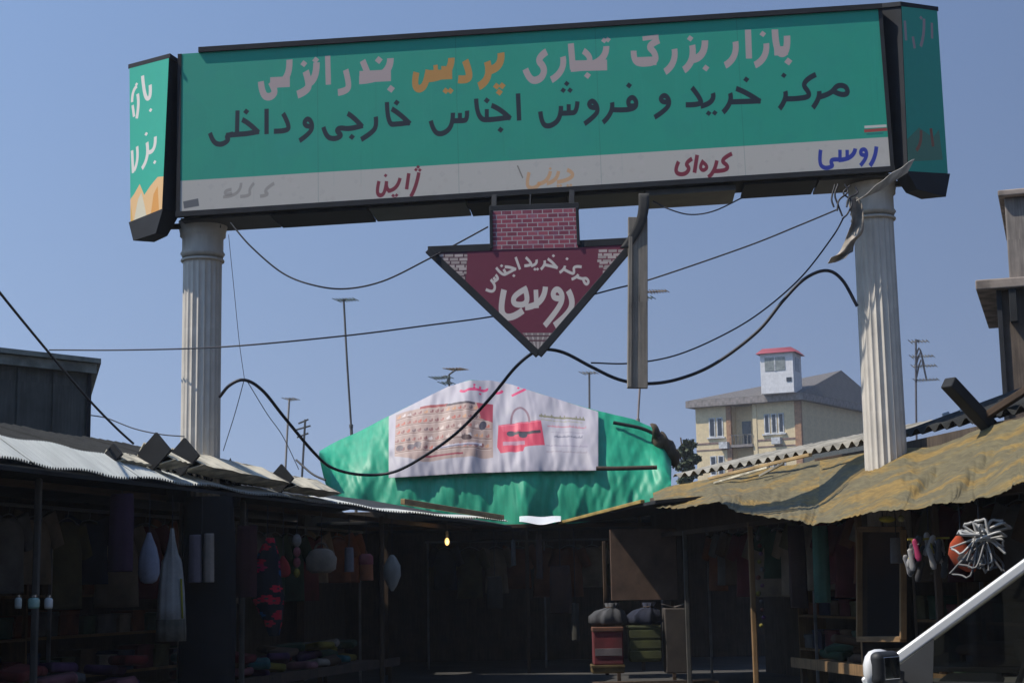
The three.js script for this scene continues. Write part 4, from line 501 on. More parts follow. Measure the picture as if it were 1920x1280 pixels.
// ------------------------------------------------------------------ goods hanging in the left stall
const LF = (u, v, w) => LP(u, w, v), RF = (u, v, w) => RP(u, w, v), LF0 = LF, RF0 = RF;
const cloth = (c, o = {}) => mat(c, .95, o);
function hangLeft(name, label, cat, px, y0, y1, inw, build, group) {        // hangs from the rail by a cord
  const a = onLine(px, y0, LA, LB, 0), b = onLine(px, y1, LA, LB, 0), k = (p) => p.clone().addScaledVector(lin_, inw);
  const top = P(px, y0, -k(a).z), bot = P(px, y1, -k(b).z), t = thing(name, label, cat, group), h = top.y - bot.y;
  build(t, h); part('cord', tube([V(0, h, 0), V(.003, (h + 2.27 - bot.y) / 2, 0), V(0, 2.27 - bot.y, 0)], .005, 6, 5), M.cableThin, t); t.position.set((top.x + bot.x) / 2, bot.y, bot.z); return t;
}
const bagProf = (h, w, d) => [[0, w * .35, d * .4], [h * .05, w * .75, d * .8], [h * .2, w, d], [h * .45, w * .95, d], [h * .7, w * .7, d * .7], [h * .88, w * .35, d * .4], [h, w * .16, d * .2]];
const strip = (h, w, d) => [[0, w * .96, d], [h * .02, w, d * 1.1], [h * .3, w * .98, d], [h * .7, w * .95, d], [h * .95, w * .9, d], [h, w * .85, d * .9]];
const pxm = (px, d = 15) => px / F * d;
hangLeft('long_cloth', 'dark purple long cloth hanging deep in the left stall', 'cloth', 226, 925, 1072, .7, (t, h) => part('cloth', loft(strip(h, pxm(22, 14), .05), 28, .06, 2), cloth(lin(.05, .02, .05)), t));
hangLeft('plastic_bag', 'pale blue-grey hanging bag beside the long white dress', 'bag', 278, 998, 1094, .6, (t, h) => part('bag', loft(bagProf(h, pxm(20, 14.3), .06), 24, .04, 1), cloth(lin(.30, .32, .40)), t));
hangLeft('white_dress', 'long white hanging dress with a patterned hem', 'dress', 320, 990, 1202, .6, (t, h) => {
  part('dress', loft([[h * .19, pxm(25, 14.6), .07], [h * .3, pxm(24, 14.6), .065], [h * .5, pxm(22, 14.6), .06], [h * .7, pxm(18, 14.6), .055], [h * .78, pxm(11, 14.6), .05], [h * .9, pxm(6, 14.6), .03], [h, pxm(3, 14.6), .02]], 40, .07, 3), cloth(lin(.42, .42, .40)), t);
  part('hem', loft([[0, pxm(26, 14.6), .075], [h * .1, pxm(26, 14.6), .075], [h * .192, pxm(25, 14.6), .071]], 40, .07, 3), cloth(lin(.16, .15, .12), { map: dirtTex }), t); part('trim', beam(V(pxm(23, 14.6), h * .2, .04), V(pxm(20, 14.6), h * .55, .05), .015, .02), cloth(lin(.35, .34, .03)), t); });
hangLeft('towel_pair', 'two hanging towels, one mauve and one cream, beside the white dress', 'towels', 377, 1000, 1092, .04, (t, h) => { part('towel', loft(strip(h * .98, pxm(12, 15), .04), 20, .06, 1, -.06), cloth(lin(.20, .17, .20)), t); part('towel', loft(strip(h, pxm(10, 15), .035), 20, .06, 4, .07), cloth(lin(.36, .30, .25)), t); });
{ const [c, x] = canvas(256, 512, '#0a1420'); for (let i = 0; i < 26; i++) { const cx = rr(10, 246), cy = rr(10, 500), col = ['#b01030', '#c01838', '#a01048', '#1a4a78'][(rnd() * 4) | 0]; for (let k = 0; k < 6; k++) { x.fillStyle = col; x.beginPath(); x.ellipse(cx + 14 * Math.cos(k * 1.05), cy + 14 * Math.sin(k * 1.05), 13, 9, k * 1.05, 0, 7); x.fill(); } x.fillStyle = '#0d3a3a'; x.beginPath(); x.arc(cx, cy, 6, 0, 7); x.fill(); }
  const tx = ctex(c); tx.wrapS = tx.wrapT = THREE.RepeatWrapping; tx.repeat.set(1.6, 1.3);
  hangLeft('floral_scarf', 'navy scarf with red flowers hanging above a thin post', 'scarf', 500, 1008, 1192, .6, (t, h) => part('scarf', loft([[0, .05, .03, .07], [h * .15, .09, .04, .06], [h * .4, .16, .06, 0], [h * .6, .15, .06, -.02], [h * .8, .11, .05, .01], [h, .04, .03, .03]], 32, .08, 5), new THREE.MeshStandardMaterial({ map: tx, roughness: .9, side: THREE.DoubleSide }), t)); }
hangLeft('red_pouch', 'small bright red pouch hanging beside the flowered scarf', 'pouch', 530, 1042, 1082, .6, (t, h) => part('pouch', loft(bagProf(h, .08, .05), 18, .03, 1), cloth(lin(.32, .02, .02)), t));
hangLeft('toy_string', 'string of small coloured toys hanging between the red pouch and a cream bag', 'toy', 556, 1000, 1082, .6, (t, h) => { for (const [y, r, c] of [[.1, .035, lin(.3, .25, .03)], [.34, .04, lin(.3, .08, .1)], [.58, .04, lin(.35, .12, .14)], [.84, .05, lin(.3, .29, .27)]]) { const o = part('toy', new THREE.SphereGeometry(r, 12, 9), cloth(c), t); o.position.set(0, y * h, 0); o.scale.y = 1.4; } });
hangLeft('cream_handbag', 'cream rounded handbag hanging in the left stall', 'handbag', 602, 1028, 1074, .6, (t, h) => { part('bag', loft([[0, .1, .05], [h * .15, .16, .08], [h * .6, .17, .08], [h * .9, .12, .05], [h, .06, .03]], 22, .03, 2), cloth(lin(.36, .31, .25)), t); part('handle', new THREE.TorusGeometry(.07, .012, 8, 20, Math.PI).translate(0, h * .95, 0), cloth(lin(.2, .16, .12)), t); });
hangLeft('grey_sleeve', 'narrow grey sleeve hanging between the cream handbag and an orange pouch', 'sleeve', 654, 1026, 1072, .6, (t, h) => part('sleeve', loft(strip(h, .055, .04), 16, .05, 2), cloth(lin(.20, .20, .23)), t));
hangLeft('orange_pouch', 'orange and pink pouch hanging beside a white pointed bag', 'pouch', 686, 1038, 1088, .6, (t, h) => { part('pouch', loft(strip(h * .8, .085, .05), 18, .03, 1), cloth(lin(.42, .14, .06)), t); const f = part('flap', loft([[h * .6, .088, .055], [h * .9, .085, .05], [h, .05, .03]], 18, .02, 1), cloth(lin(.36, .10, .12)), t); });
hangLeft('pointed_bag', 'white bag with a pointed bottom hanging nearest the two thin posts', 'bag', 735, 1040, 1108, .6, (t, h) => part('bag', loft([[0, .015, .012], [h * .15, .06, .04], [h * .42, .105, .07], [h * .7, .10, .065], [h * .92, .05, .04], [h, .02, .02]], 20, .04, 2), cloth(lin(.42, .42, .38)), t));
hangLeft('dark_scarf', 'dark wine red scarf hanging beside the flowered scarf', 'scarf', 462, 985, 1120, .9, (t, h) => part('scarf', loft(strip(h, .1, .05), 24, .08, 2), cloth(lin(.07, .02, .025)), t));
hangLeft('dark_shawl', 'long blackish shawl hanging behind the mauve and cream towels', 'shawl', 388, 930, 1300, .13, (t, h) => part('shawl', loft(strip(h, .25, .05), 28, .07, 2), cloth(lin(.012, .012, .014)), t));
{ // lit bulb in the alley, grey tin lamp
  const t = thing('hanging_bulb', 'small glowing yellow bulb hanging in the dark behind the thin posts', 'lamp'), p = P(838, 1015, 23.2); const g = new THREE.SphereGeometry(.034, 16, 12); g.scale(1, 1.7, 1);
  part('bulb', g, new THREE.MeshStandardMaterial({ color: lin(.8, .6, .3), emissive: new THREE.Color(1, .62, .22), emissiveIntensity: .75 }), t); part('socket', new THREE.CylinderGeometry(.025, .03, .08, 12).translate(0, .11, 0), M.blackPlastic, t); part('cord', tube([V(0, .14, 0), V(0, .4, 0), V(0, 2.34 - p.y, 0)], .006, 6, 5), M.cable, t);
  const l = new THREE.PointLight(new THREE.Color(1, .7, .35), .2); l.position.set(.03, -.02, .13); l.castShadow = true; t.add(l); t.position.copy(p);
}
function shirtGeo(w, h, s) { const b = loft([[0, w * 1.02, .05], [h * .05, w, .055], [h * .5, w * .92, .05], [h * .8, w * .95, .05], [h * .94, w * .8, .045], [h, w * .28, .035]], 30, .06, s); const sl = (k) => { const g = loft([[0, .075, .035], [.16, .085, .04], [.34, .09, .045]], 14, .05, s + k); g.rotateZ(k * .42); g.translate(k * (w * .98 + .10), h * .60, 0); return g; }; return mergeGeometries([b, sl(1), sl(-1)]); }
const shirts = [0, 1, 2, 3].map((i) => shirtGeo(.20 + .03 * (i % 2), .62 + .08 * i, i * 1.3)), shirtH = [.62, .70, .78, .86];
const SC = [['maroon', lin(.16, .03, .04)], ['olive', lin(.14, .13, .06)], ['grey', lin(.20, .20, .20)], ['brown', lin(.16, .10, .06)], ['navy', lin(.03, .04, .09)], ['rust', lin(.26, .09, .04)], ['beige', lin(.34, .28, .21)], ['dark green', lin(.04, .10, .06)]].map(([n, c]) => [n, cloth(c)]);
function rack(f, rows, where, group) { for (const [s, inw, top, face] of rows) { const k = (rnd() * 4) | 0, [cn, cm] = SC[(rnd() * SC.length) | 0], t = thing('hanging_shirt', `${cn} shirt on a hanger in the row hung ${where}`, 'shirt', `${cn} shirts ${group}`), h = shirtH[k]; part('shirt', shirts[k], cm, t); part('hanger', tube([V(-.18, h - .03, 0), V(0, h + .04, 0), V(.18, h - .03, 0)], .007, 12, 5), M.steel, t); part('hook', tube([V(0, h + .04, 0), V(.01, h + .09, 0), V(0, h + .13, 0)], .005, 8, 5), M.steel, t); t.position.copy(f(s, top - h - .13, inw)); t.rotation.y = face + rr(-.5, .5); } }
const rowOf = (s0, s1, n, inw, top, face) => Array.from({ length: n }, (_, i) => [lerp(s0, s1, (i + .5) / n) + rr(-.06, .06), inw + rr(-.05, .05), top, face]);
{ const t = thing('garment_rail', 'steel garment rail along the middle of the left stall', 'rail'); part('bar', tube([LP(-.6, 1.9, 2.25), LP(5, 1.9, 2.25), LP(12.4, 1.9, 2.25)], .018, 8, 8), M.steel, t); for (const u of [-.5, 3.8, 8, 12.3]) part('upright', beam(LP(u, 1.9, 0), LP(u, 1.9, 2.25), .035, .035), M.steel, t); base(t); const t2 = thing('garment_rail', 'steel garment rail along the middle of the right stall', 'rail'); part('bar', tube([RP(1, 2.1, 2.2), RP(6, 2.1, 2.2), RP(14, 2.1, 2.2)], .018, 8, 8), M.steel, t2); for (const u of [1.1, 5, 9.5, 13.9]) part('upright', beam(RP(u, 2.1, 0), RP(u, 2.1, 2.2), .035, .035), M.steel, t2); base(t2);
  const t3 = thing('garment_rail', 'steel garment rail across the rear stall under the green tarpaulin', 'rail'); part('bar', tube([V(-1.6, 2.2, -28.4), V(0, 2.2, -28.4), V(2.6, 2.2, -28.4)], .018, 8, 8), M.steel, t3); for (const x of [-1.55, .5, 2.55]) part('upright', beam(V(x, 0, -28.4), V(x, 2.2, -28.4), .035, .035), M.steel, t3); base(t3); }
rack(LF0, rowOf(-.3, 12, 24, 1.9, 2.25, .8), 'along the left stall rail', 'along the left stall rail'); rack(RF0, rowOf(1.3, 13.6, 24, 2.1, 2.2, -.6), 'along the right stall rail', 'along the right stall rail'); rack((u, v, w) => V(u, v, -w), rowOf(-1.5, 2.5, 9, 28.4, 2.2, 0), 'across the rear stall', 'across the rear stall');
function shelving(label, f, u0, u1, w0, w1, ys, where) { const t = thing('shelving_unit', label, 'shelves'); for (const y of ys) part('shelf', hexa(f, u0, u1, y - .03, y, w0, w1), M.wood, t); for (const u of [u0 - .02, (u0 + u1) / 2, u1 + .02]) part('upright', hexa(f, u - .02, u + .02, 0, ys[ys.length - 1] + .3, w0 + .004, w1 - .004), M.wood, t); base(t);
  for (const y of ys) { let u = u0 + .2; while (u < u1 - .25) { const w = rr(.24, .44), h = rr(.14, .26), [cn, cm] = SC[(rnd() * SC.length) | 0], p = f(u + w / 2, y, (w0 + w1) / 2), q = f(u + w / 2 + .1, y, (w0 + w1) / 2), b = thing('stock_box', `${cn} stock box on the shelves ${where}`, 'box', `${cn} stock boxes ${where}`); part('body', rbox(w, h, .3, .015).translate(0, h / 2, 0), cm, b); part('lid', rbox(w + .015, .05, .315, .01).translate(0, h, 0), cm, b); b.position.copy(p); b.rotation.y = Math.atan2(-(q.z - p.z), q.x - p.x); u += w + rr(.03, .14); } } }
shelving('wooden shelves of boxes along the back of the left stall', LF0, .5, 9.5, 2.9, 3.3, [.5, .95, 1.4], 'at the back of the left stall'); shelving('wooden shelves of boxes along the back of the right stall', RF0, 2, 12, 2.8, 3.2, [.5, .95, 1.4, 1.85], 'at the back of the right stall');
// ------------------------------------------------------------------ tables and heaps
function table(name, label, f, u0, u1, w0, w1, h, m) { const t = thing(name, label, 'table'); part('table_top', hexa(f, u0, u1, h - .04, h, w0, w1), m, t); part('front_lip', hexa(f, u0, u1, h - .07, h + .03, w0 - .03, w0 - .002), m, t); for (const u of [u0 + .08, (u0 + u1) / 2, u1 - .08]) for (const w of [w0 + .08, w1 - .08]) { const a = f(u, 0, w), b = f(u, h - .04, w); part('leg', beam(a, b, .05, .05), M.woodDark, t); } return base(t); }

table('goods_table', 'low table with heaped clothes under the white dress', LF, .6, 3.6, .35, 1.3, .56, M.woodDark);
table('goods_table', 'low table with heaped clothes under the hanging handbags', LF, 4.7, 9.6, .35, 1.4, .50, M.woodDark);
const COL = [['red', lin(.22, .03, .03)], ['pink', lin(.34, .14, .16)], ['grey', lin(.18, .18, .18)], ['yellow', lin(.30, .24, .03)], ['teal', lin(.02, .16, .17)], ['cream', lin(.36, .31, .24)], ['brown', lin(.12, .07, .04)], ['purple', lin(.10, .04, .12)], ['dark green', lin(.03, .08, .04)]].map(([n, c]) => [n, cloth(c)]);
function folded(w, h, d, s) { const g = new RoundedBoxGeometry(w, h, d, 5, Math.min(h * .48, .05)), p = g.attributes.position; for (let i = 0; i < p.count; i++) { const x = p.getX(i), z = p.getZ(i), y = p.getY(i); p.setXYZ(i, x + .012 * Math.sin(z * 22 + s), y + .016 * Math.sin(x * 18 + s * 2) + .012 * Math.sin(z * 25 + s), z + .01 * Math.sin(x * 20 + s)); } g.computeVertexNormals(); return muv(g); }
const foldGeo = [0, 1, 2, 3, 4].map((s) => folded(.34, .085, .26, s * 1.7));
function heap(f, u0, u1, w0, w1, h, rows, where, group, pick) { for (let k = 0; k < rows; k++) { const n = Math.round((u1 - u0) / .42); for (let i = 0; i < n; i++) { if (k && rnd() < .42) continue; const [cn, cm] = COL[pick ? pick[(rnd() * pick.length) | 0] : (rnd() * COL.length) | 0], u = lerp(u0, u1, (i + .5) / n) + rr(-.05, .05), w = lerp(w0, w1, .25 + .5 * rnd()); const o = single('folded_garment', foldGeo[(rnd() * 5) | 0], cm, `folded ${cn} garment heaped on the table ${where}`, 'garment', `folded ${cn} garments ${group}`); o.position.copy(f(u, h + .05 + k * .085, w)); o.rotation.set(rr(-.12, .12), rr(0, 6.28), rr(-.12, .12)); } } }
heap(LF, .8, 3.4, .4, 1.2, .56, 3, 'under the white dress', 'under the white dress', [0, 2, 6, 0, 1, 7, 2]); heap(LF, 4.9, 9.4, .4, 1.3, .50, 3, 'under the hanging handbags', 'under the hanging handbags');
{ const shelf = (px) => 0; for (const [px, r, c, l] of [[33, .018, lin(.4, .45, .42), 'small shiny jar with a grey lid deep in the left stall'], [62, .03, lin(.25, .42, .36), 'small shiny greenish jar between two other jars'], [90, .022, lin(.6, .62, .6), 'small bright shiny jar in the row of jars']]) { const p = onLine(px, 1139, LA, LB, 0).addScaledVector(lin_, .9), q = P(px, 1141, -p.z), t = thing('glass_jar', l, 'jar'); part('jar', new THREE.LatheGeometry([[0, 0], [r * 1.4, 0], [r * 1.5, .02], [r * 1.5, .07], [r, .085], [0, .085]].map(([a, b]) => new THREE.Vector2(a, b)), 20), new THREE.MeshPhysicalMaterial({ color: c, roughness: .1, clearcoat: 1 }), t); part('lid', new THREE.CylinderGeometry(r * 1.1, r * 1.1, .02, 18).translate(0, .095, 0), M.chrome, t); t.position.copy(q); }
  const a = onLine(20, 1145, LA, LB, 0).addScaledVector(lin_, .9), y = P(62, 1141, -onLine(62, 1139, LA, LB, 0).addScaledVector(lin_, .9).z).y; const s0 = a.clone().sub(LA).dot(ldir); const t = thing('wall_shelf', 'dark shelf carrying three small shiny jars', 'shelf'); part('board', hexa(LF, s0 - .4, s0 + .7, y - .034, y - .002, .80, 1.05), M.woodDark, t); for (const u of [s0 - .35, s0 + .62]) part('upright', beam(LP(u, 1.0, 0), LP(u, 1.0, y - .035), .04, .04), M.woodDark, t); base(t); }

// ------------------------------------------------------------------ goods in the right stall
table('goods_table', 'wooden table with a bright front lip under the mirror', RF, 2.6, 6.6, .75, 1.7, .60, M.wood);
heap(RF, 2.8, 6.4, .85, 1.5, .60, 3, 'under the mirror', 'under the mirror', [6, 7, 2, 6, 1, 8, 5]);
const rq = (px, py, inw) => rightAt(px, py, inw);
{ // framed mirror hung between posts
  const t = thing('framed_mirror', 'tall wooden framed mirror hanging under the yellow awning', 'mirror'), w = .72, C = (px, py) => rq(px, py, w), a = C(1612, 992), b = C(1694, 992), c = C(1694, 1198), e = C(1612, 1198); const fr = (p, q, k) => part('frame_bar', beam(p, q, k, .05), M.wood, t);
  fr(a, e, .055); fr(b, c, .055); fr(e, c, .065); fr(a, b, .05); const n = rin.clone().multiplyScalar(.02); part('glass', quadGeo(a.clone().add(n), b.clone().add(n), c.clone().add(n), e.clone().add(n)), new THREE.MeshStandardMaterial({ color: lin(.10, .10, .11), roughness: .12, metalness: .9, side: THREE.DoubleSide }), t); part('backing', quadGeo(...[a, b, c, e].map((p) => p.clone().addScaledVector(rin, .03))), M.woodDark, t); base(t); }
function hangRight(name, label, cat, px, y0, y1, inw, build) { const a = rq(px, y0, inw), b = rq(px, y1, inw), t = thing(name, label, cat), h = a.y - b.y; build(t, h); part('cord', tube([V(0, h * .97, 0), V(.004, (h + (inw < .3 ? 1.95 : 2.06) - b.y) / 2, 0), V(0, (inw < .3 ? 1.95 : 2.06) - b.y, 0)], .005, 6, 5), M.cableThin, t); t.position.set((a.x + b.x) / 2, b.y, b.z); return t; }
hangRight('green_curtain', 'dull green cloth hanging between the wooden post and the mirror', 'cloth', 1542, 985, 1130, .8, (t, h) => part('cloth', loft(strip(h, .08, .03), 24, .08, 2), cloth(lin(.09, .23, .18)), t));
hangRight('brown_curtain', 'dull brown cloth hanging beside the green cloth', 'cloth', 1498, 985, 1140, 1.2, (t, h) => part('cloth', loft(strip(h, .1, .03), 24, .08, 3), cloth(lin(.08, .045, .04)), t));
hangRight('bead_string', 'string of yellow and purple beads hanging beside the wooden post', 'beads', 1428, 1000, 1180, .9, (t, h) => { for (let i = 0; i < 12; i++) { const o = part('bead', new THREE.SphereGeometry(rr(.02, .034), 10, 8), cloth([lin(.22, .19, .03), lin(.12, .05, .14), lin(.16, .05, .04), lin(.12, .12, .12)][i % 4]), t); o.position.set(rr(-.03, .03), h * (i + .5) / 12, rr(-.02, .02)); } });
hangRight('red_shirt', 'small dark red shirt hanging inside beside the mirror', 'shirt', 1648, 1012, 1058, 1.25, (t, h) => { part('shirt', loft(strip(h, .075, .03), 18, .05, 1), cloth(lin(.20, .05, .04)), t); });
hangRight('grey_shirt', 'pale grey shirt hanging beside the mirror frame', 'shirt', 1682, 1008, 1056, .66, (t, h) => { part('shirt', loft(strip(h, .055, .03), 18, .06, 3), cloth(lin(.22, .21, .21)), t); });
hangRight('sandal_bundle', 'bundle of hanging sandals with yellow straps beside the mirror', 'sandals', 1745, 990, 1092, .22, (t, h) => {
  const y = cloth(lin(.42, .34, .04)), s = mat(lin(.42, .40, .38), .5), pk = mat(lin(.50, .04, .14), .6), dk = mat(lin(.05, .05, .055), .7); part('hook_bar', beam(V(-.16, h * .80, 0), V(.16, h * .82, 0), .015, .015), y, t);
  for (let i = 0; i < 20; i++) { const x = rr(-.18, .18), yy = h * rr(.02, .52), z = rr(-.08, .08), m = i === 4 ? pk : [s, dk, s, dk, dk][i % 5]; const so = loft([[0, .016, .012], [.03, .026, .014], [.09, .02, .012], [.15, .024, .013], [.17, .012, .01]], 12); so.rotateZ(rr(-.5, .5)).rotateX(rr(-.4, .4)); part('sandal', so, m, t).position.set(x, yy, z); part('strap', tube([V(x, yy + .12, z), V(x * .8 + rr(-.02, .02), (yy + .12 + h * .8) / 2, z * .6), V(x * .75, h * .8, 0)], .008, 8, 5), i % 2 ? y : s, t); } });
hangRight('hanger_bundle', 'bundle of white plastic hangers splayed out beside an orange bag', 'hangers', 1840, 978, 1082, .06, (t, h) => {
  const wm = mat(lin(.62, .61, .58), .45), gm = mat(lin(.16, .155, .15), .5); for (let i = 0; i < 26; i++) { const up = i < 12, a = up ? rr(.05, 3.1) : rr(3.5, 5.9), l = up ? rr(.14, .27) : rr(.14, .3), c = V(rr(-.05, .05), h * .74 + rr(-.05, .03), rr(-.06, .06)), e = c.clone().add(V(Math.cos(a) * l, Math.sin(a) * l * (up ? .45 : .9), rr(-.08, .08))), f = c.clone().add(V(Math.cos(a + .35) * l * .8, Math.sin(a + .35) * l * (up ? .4 : .8), rr(-.08, .08))); part('hanger', tube([c, e.clone().lerp(c, .1), e, e.clone().lerp(f, .5), f, c.clone().add(V(.01, .01, 0))], up ? .010 : .008, 20, 6), up ? wm : i % 3 ? gm : wm, t); } });
hangRight('orange_bag', 'bright orange bag with a dark patch hanging between the sandals and the white hangers', 'bag', 1804, 1004, 1072, .03, (t, h) => { part('bag', loft([[0, .03, .02, .06], [h * .2, .085, .03, .03], [h * .5, .085, .035, -.01], [h * .8, .055, .03, -.02], [h, .02, .015, -.01]], 18, .04, 2), cloth(lin(.62, .10, .035)), t); part('patch', loft([[h * .22, .05, .012, .03], [h * .36, .06, .012, .02], [h * .5, .04, .012, .02]], 14), cloth(lin(.07, .06, .06)), t).position.z = .035; });
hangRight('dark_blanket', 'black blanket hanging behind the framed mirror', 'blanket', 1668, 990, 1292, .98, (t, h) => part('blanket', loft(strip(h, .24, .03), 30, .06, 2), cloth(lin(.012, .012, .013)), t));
hangRight('yellow_lantern', 'small yellow lantern hanging under the awning edge above the mirror', 'lantern', 1664, 966, 980, .45, (t, h) => { part('globe', new THREE.SphereGeometry(.05, 14, 10).scale(1.4, .6, 1).translate(0, h * .5, 0), cloth(lin(.55, .48, .05)), t); part('knob', new THREE.SphereGeometry(.03, 10, 8).translate(.12, h * .55, 0), cloth(lin(.5, .46, .2)), t); });
// far goods under the tent
function farBox(name, label, cat, x0, y0, x1, y1, d, dep, m) { const a = P(x0, y0, d), b = P(x1, y1, d), w = b.x - a.x, h = a.y - b.y; const t = thing(name, label, cat); const o = part('body', rbox(w, h, dep, .02), m, t); o.position.y = h / 2; t.position.set((a.x + b.x) / 2, b.y, -d - dep / 2); return [t, w, h]; }
{ const a = P(1143, 992, 22.2), b = P(1272, 1124, 22.2); const t = thing('brown_board', 'large plain brown board standing under the right side of the green tarpaulin', 'board'); part('panel', rbox(b.x - a.x, a.y - b.y, .05, .01).translate((a.x + b.x) / 2, (a.y + b.y) / 2, -22.2), mat(lin(.17, .10, .065), .85, { map: grainTex }), t); for (const x of [a.x + .08, b.x - .08]) part('leg', beam(V(x, 0, -22.24), V(x, a.y - .05, -22.24), .05, .04), M.woodDark, t); base(t); }
table('goods_table', 'low table carrying boxes under the brown board', (u, v, w) => V(u, v, -w), 1.0, 2.6, 21.2, 22.0, .12, M.woodDark);
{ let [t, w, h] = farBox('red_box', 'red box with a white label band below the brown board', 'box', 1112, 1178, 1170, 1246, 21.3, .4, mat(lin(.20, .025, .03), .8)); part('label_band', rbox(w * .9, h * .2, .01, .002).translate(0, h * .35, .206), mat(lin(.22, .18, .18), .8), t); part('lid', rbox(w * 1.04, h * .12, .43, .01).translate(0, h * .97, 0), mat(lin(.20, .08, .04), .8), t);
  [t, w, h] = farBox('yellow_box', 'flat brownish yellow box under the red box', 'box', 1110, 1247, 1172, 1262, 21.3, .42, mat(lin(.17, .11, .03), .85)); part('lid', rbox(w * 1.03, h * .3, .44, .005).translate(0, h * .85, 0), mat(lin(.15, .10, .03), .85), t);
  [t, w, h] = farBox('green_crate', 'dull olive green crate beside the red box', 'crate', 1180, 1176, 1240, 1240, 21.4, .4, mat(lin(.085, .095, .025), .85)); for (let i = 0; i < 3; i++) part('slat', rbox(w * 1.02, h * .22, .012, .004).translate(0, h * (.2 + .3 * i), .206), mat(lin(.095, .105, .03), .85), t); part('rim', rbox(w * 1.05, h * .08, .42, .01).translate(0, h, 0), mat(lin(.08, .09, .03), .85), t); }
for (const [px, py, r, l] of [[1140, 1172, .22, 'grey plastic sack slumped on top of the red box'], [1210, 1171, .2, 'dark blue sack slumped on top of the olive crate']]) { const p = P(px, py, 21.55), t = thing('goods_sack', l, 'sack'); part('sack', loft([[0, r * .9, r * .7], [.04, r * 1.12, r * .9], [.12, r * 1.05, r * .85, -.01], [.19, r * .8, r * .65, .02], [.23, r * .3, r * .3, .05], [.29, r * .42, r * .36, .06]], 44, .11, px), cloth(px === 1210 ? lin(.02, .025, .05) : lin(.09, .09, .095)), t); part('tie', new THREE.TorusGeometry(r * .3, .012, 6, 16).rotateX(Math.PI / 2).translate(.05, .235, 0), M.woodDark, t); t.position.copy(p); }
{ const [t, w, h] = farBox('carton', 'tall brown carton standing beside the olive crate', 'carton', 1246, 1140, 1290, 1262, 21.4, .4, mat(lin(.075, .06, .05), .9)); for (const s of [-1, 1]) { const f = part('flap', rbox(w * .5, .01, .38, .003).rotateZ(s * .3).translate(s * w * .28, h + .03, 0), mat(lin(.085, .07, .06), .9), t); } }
for (const [px, y0, y1, w, c, l] of [[928, 1080, 1140, .13, lin(.07, .06, .045), 'dull olive cloth hanging deep under the green tarpaulin'], [1052, 1060, 1150, .18, lin(.075, .03, .022), 'dark rust cloth hanging deep under the green tarpaulin'], [1012, 1000, 1085, .05, lin(.10, .06, .05), 'narrow brown scarf hanging deep under the green tarpaulin'], [963, 1012, 1060, .04, lin(.14, .14, .14), 'narrow grey scarf hanging deep under the green tarpaulin'], [1080, 1130, 1200, .06, lin(.07, .07, .06), 'small grey cloth hanging low beside the brown board']]) { const a = P(px, y0, 26.5), b = P(px, y1, 26.5), h = a.y - b.y, t = thing('hanging_cloth', l, 'cloth'); part('cloth', loft(strip(h, w, .05), 22, .07, px), cloth(c), t); part('cord', tube([V(0, h, 0), V(0, (h + 2.34 - b.y) / 2, 0), V(0, 2.34 - b.y, 0)], .006, 4, 5), M.cableThin, t); t.position.copy(b); }

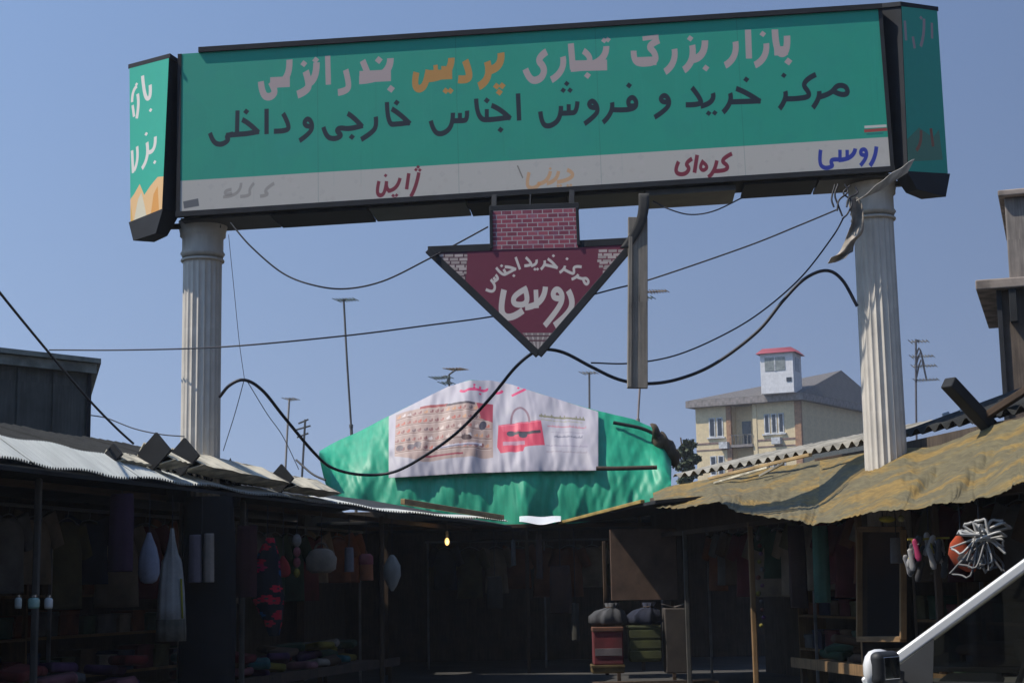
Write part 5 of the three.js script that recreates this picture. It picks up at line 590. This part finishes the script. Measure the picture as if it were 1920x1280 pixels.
// ------------------------------------------------------------------ parked car
{
  const t = thing('parked_car', 'white saloon car with a door mirror parked in front of the right stall', 'car'), pt = M.carPaint;
  // local axes: x forward, y up, z to the right side of the car (away from the camera)
  const side = [[2.08, .30], [2.14, .40], [2.12, .50], [2.04, .56], [1.6, .645], [1.30, .69], [1.14, .745], [-1.55, .80], [-2.02, .80], [-2.12, .74], [-2.14, .50], [-2.08, .30]];
  const sh = new THREE.Shape(); side.forEach(([x, y], i) => i ? sh.lineTo(x, y) : sh.moveTo(x, y));
  sh.lineTo(-1.62, .25); sh.absarc(-1.30, .30, .33, Math.PI, 0, true); sh.lineTo(.93, .25); sh.absarc(1.28, .30, .33, Math.PI, 0, true); sh.lineTo(2.08, .30);
  const eg = new THREE.ExtrudeGeometry(sh, { depth: 1.50, bevelEnabled: true, bevelThickness: .06, bevelSize: .05, bevelSegments: 4, curveSegments: 20 }); eg.translate(0, 0, -.75); part('body', toCreasedNormals(eg, .5), pt, t);
  const hd = 18 * Math.PI / 180; t.rotation.y = Math.PI - hd; { const want = P(1708, 1214, 8.7), loc = V(.98, 0, -.70).applyAxisAngle(V(0, 1, 0), t.rotation.y); t.position.set(want.x - loc.x, 0, want.z - loc.z); }
  const local = (px, py, z) => { const ax = V(0, 1, 0), o = camera.position.clone().sub(t.position).applyAxisAngle(ax, -t.rotation.y), r = ray(px, py).applyAxisAngle(ax, -t.rotation.y); return o.addScaledVector(r, (z - o.z) / r.z); };
  const pa = local(1620, 1281, -.745), pb0 = local(1922, 1059, -.60), k9 = (1.50 - pa.y) / (pb0.y - pa.y), pb = pa.clone().lerp(pb0, k9);
  const A0 = (s) => V(pa.x, pa.y, s * .745), A1 = (s) => V(pb.x, pb.y, s * .59), C1 = (s) => V(-1.05, 1.50, s * .575), C0 = (s) => V(-1.55, .82, s * .74), B0 = (s) => V(-.30, .80, s * .765), B1 = (s) => V(-.36, 1.51, s * .59);
  for (const s of [-1, 1]) { part('front_pillar', beam(A0(s), A1(s), .052, .056, .28), pt, t); part('rear_pillar', beam(C0(s), C1(s), .10, .07, .4), pt, t); part('door_pillar', beam(B0(s), B1(s), .055, .04, .3), M.blackPlastic, t); part('roof_rail', beam(A1(s), C1(s), .06, .05, .4), pt, t);
    part('side_window', quadGeo(A1(s).add(V(0, -.02, 0)), B1(s).add(V(.02, -.02, 0)), B0(s).add(V(.02, 0, 0)), A0(s)), M.carGlass, t); part('side_window', quadGeo(B1(s).add(V(-.02, -.02, 0)), C1(s).add(V(0, -.02, 0)), C0(s), B0(s).add(V(-.02, 0, 0))), M.carGlass, t);
    part('window_seal', beam(A0(s).add(V(-.05, .0, 0)), C0(s), .03, .03), M.rubber, t); part('door_line', beam(V(.95, .72, s * .812), V(.86, .32, s * .812), .008, .006), M.rubber, t); part('door_line', beam(V(-.32, .76, s * .812), V(-.34, .30, s * .812), .008, .006), M.rubber, t); part('door_handle', rbox(.16, .03, .03, .01).translate(-.18, .68, s * .82), M.blackPlastic, t);
    part('quarter_trim', hull([A0(s).add(V(-.06, 0, 0)), A0(s).add(V(-.36, .0, 0)), A0(s).lerp(A1(s), .36).add(V(-.05, 0, 0))], [A0(s).add(V(-.06, 0, s * .02)), A0(s).add(V(-.36, 0, s * .02)), A0(s).lerp(A1(s), .36).add(V(-.05, 0, s * .02))]), M.blackPlastic, t); }
  part('roof', sheet((u, v) => { const l = A1(-1).lerp(C1(-1), u), r = A1(1).lerp(C1(1), u), p = l.lerp(r, v); p.y += .015 + .05 * Math.sin(Math.PI * v) + .03 * Math.sin(Math.PI * u); return p; }, 16, 12, .02), pt, t);
  part('windscreen', quadGeo(A1(-1), A1(1), A0(1), A0(-1)), M.carGlass, t); part('rear_window', quadGeo(C1(1), C1(-1), C0(-1), C0(1)), M.carGlass, t);
  for (const x of [1.28, -1.30]) for (const s of [-1, 1]) { const w = part('wheel', new THREE.CylinderGeometry(.19, .19, .17, 28).rotateX(Math.PI / 2), M.steel, t); w.position.set(x, .29, s * .70); part('tyre', new THREE.TorusGeometry(.225, .065, 12, 32).scale(1, 1, 1.35), M.rubber, w); part('hub_cap', new THREE.CylinderGeometry(.13, .17, .02, 20).rotateX(Math.PI / 2).translate(0, 0, s * .092), M.chrome, w); }
  for (const s of [-1, 1]) { part('headlight', rbox(.08, .11, .34, .03).translate(2.10, .50, s * .52), M.chrome, t); part('tail_light', rbox(.06, .14, .30, .02).translate(-2.15, .72, s * .58), mat(lin(.35, .02, .02), .3), t); part('seat', rbox(.5, .5, .48, .1).translate(-.05, .52, s * .36), M.seat, t); part('seat_back', rbox(.16, .62, .46, .08).rotateZ(.2).translate(-.34, .85, s * .36), M.seat, t); part('head_rest', rbox(.10, .18, .26, .05).translate(-.42, 1.2, s * .36), M.seat, t); }
  part('rear_bench', rbox(.3, .6, 1.2, .1).translate(-1.15, .78, 0), M.seat, t); part('dashboard', rbox(.4, .2, 1.3, .08).translate(.72, .74, 0), M.blackPlastic, t); const wheelO = part('steering_wheel', new THREE.TorusGeometry(.18, .016, 8, 28), M.blackPlastic, t); wheelO.position.set(.42, .90, -.36); wheelO.rotation.set(0, Math.PI / 2 - .0, 0); wheelO.rotateX(-.4);
  part('front_bumper', rbox(.14, .18, 1.56, .06).translate(2.12, .40, 0), M.blackPlastic, t); part('rear_bumper', rbox(.14, .18, 1.56, .06).translate(-2.13, .42, 0), M.blackPlastic, t); part('grille', rbox(.03, .08, .6, .01).translate(2.145, .51, 0), M.blackPlastic, t);
  for (const s of [-1]) { const mr = part('door_mirror', loft([[-.10, .012, .03], [-.092, .035, .07], [-.07, .052, .10], [-.03, .062, .115], [.02, .062, .115], [.06, .05, .10], [.085, .03, .075], [.095, .01, .03]], 24).scale(1, 1, 1), pt, t); mr.position.set(pa.x - .10, .95, s * .93); part('mirror_housing', rbox(.08, .175, .215, .038, 4).translate(-.04, -.002, 0), M.blackPlastic, mr); part('mirror_glass', rbox(.008, .115, .150, .004).translate(-.079, 0, 0), M.mirrorGlass, mr); part('mirror_arm', beam(V(-.02, -.03, -s * .06), V(-.03, -.05, -s * .17), .05, .05), M.blackPlastic, mr); mr.rotation.y = s * .45; }
}
scene.fog = new THREE.FogExp2(new THREE.Color(.80, .85, .93), .0006);   // thin summer haze
renderer.render(scene, camera);
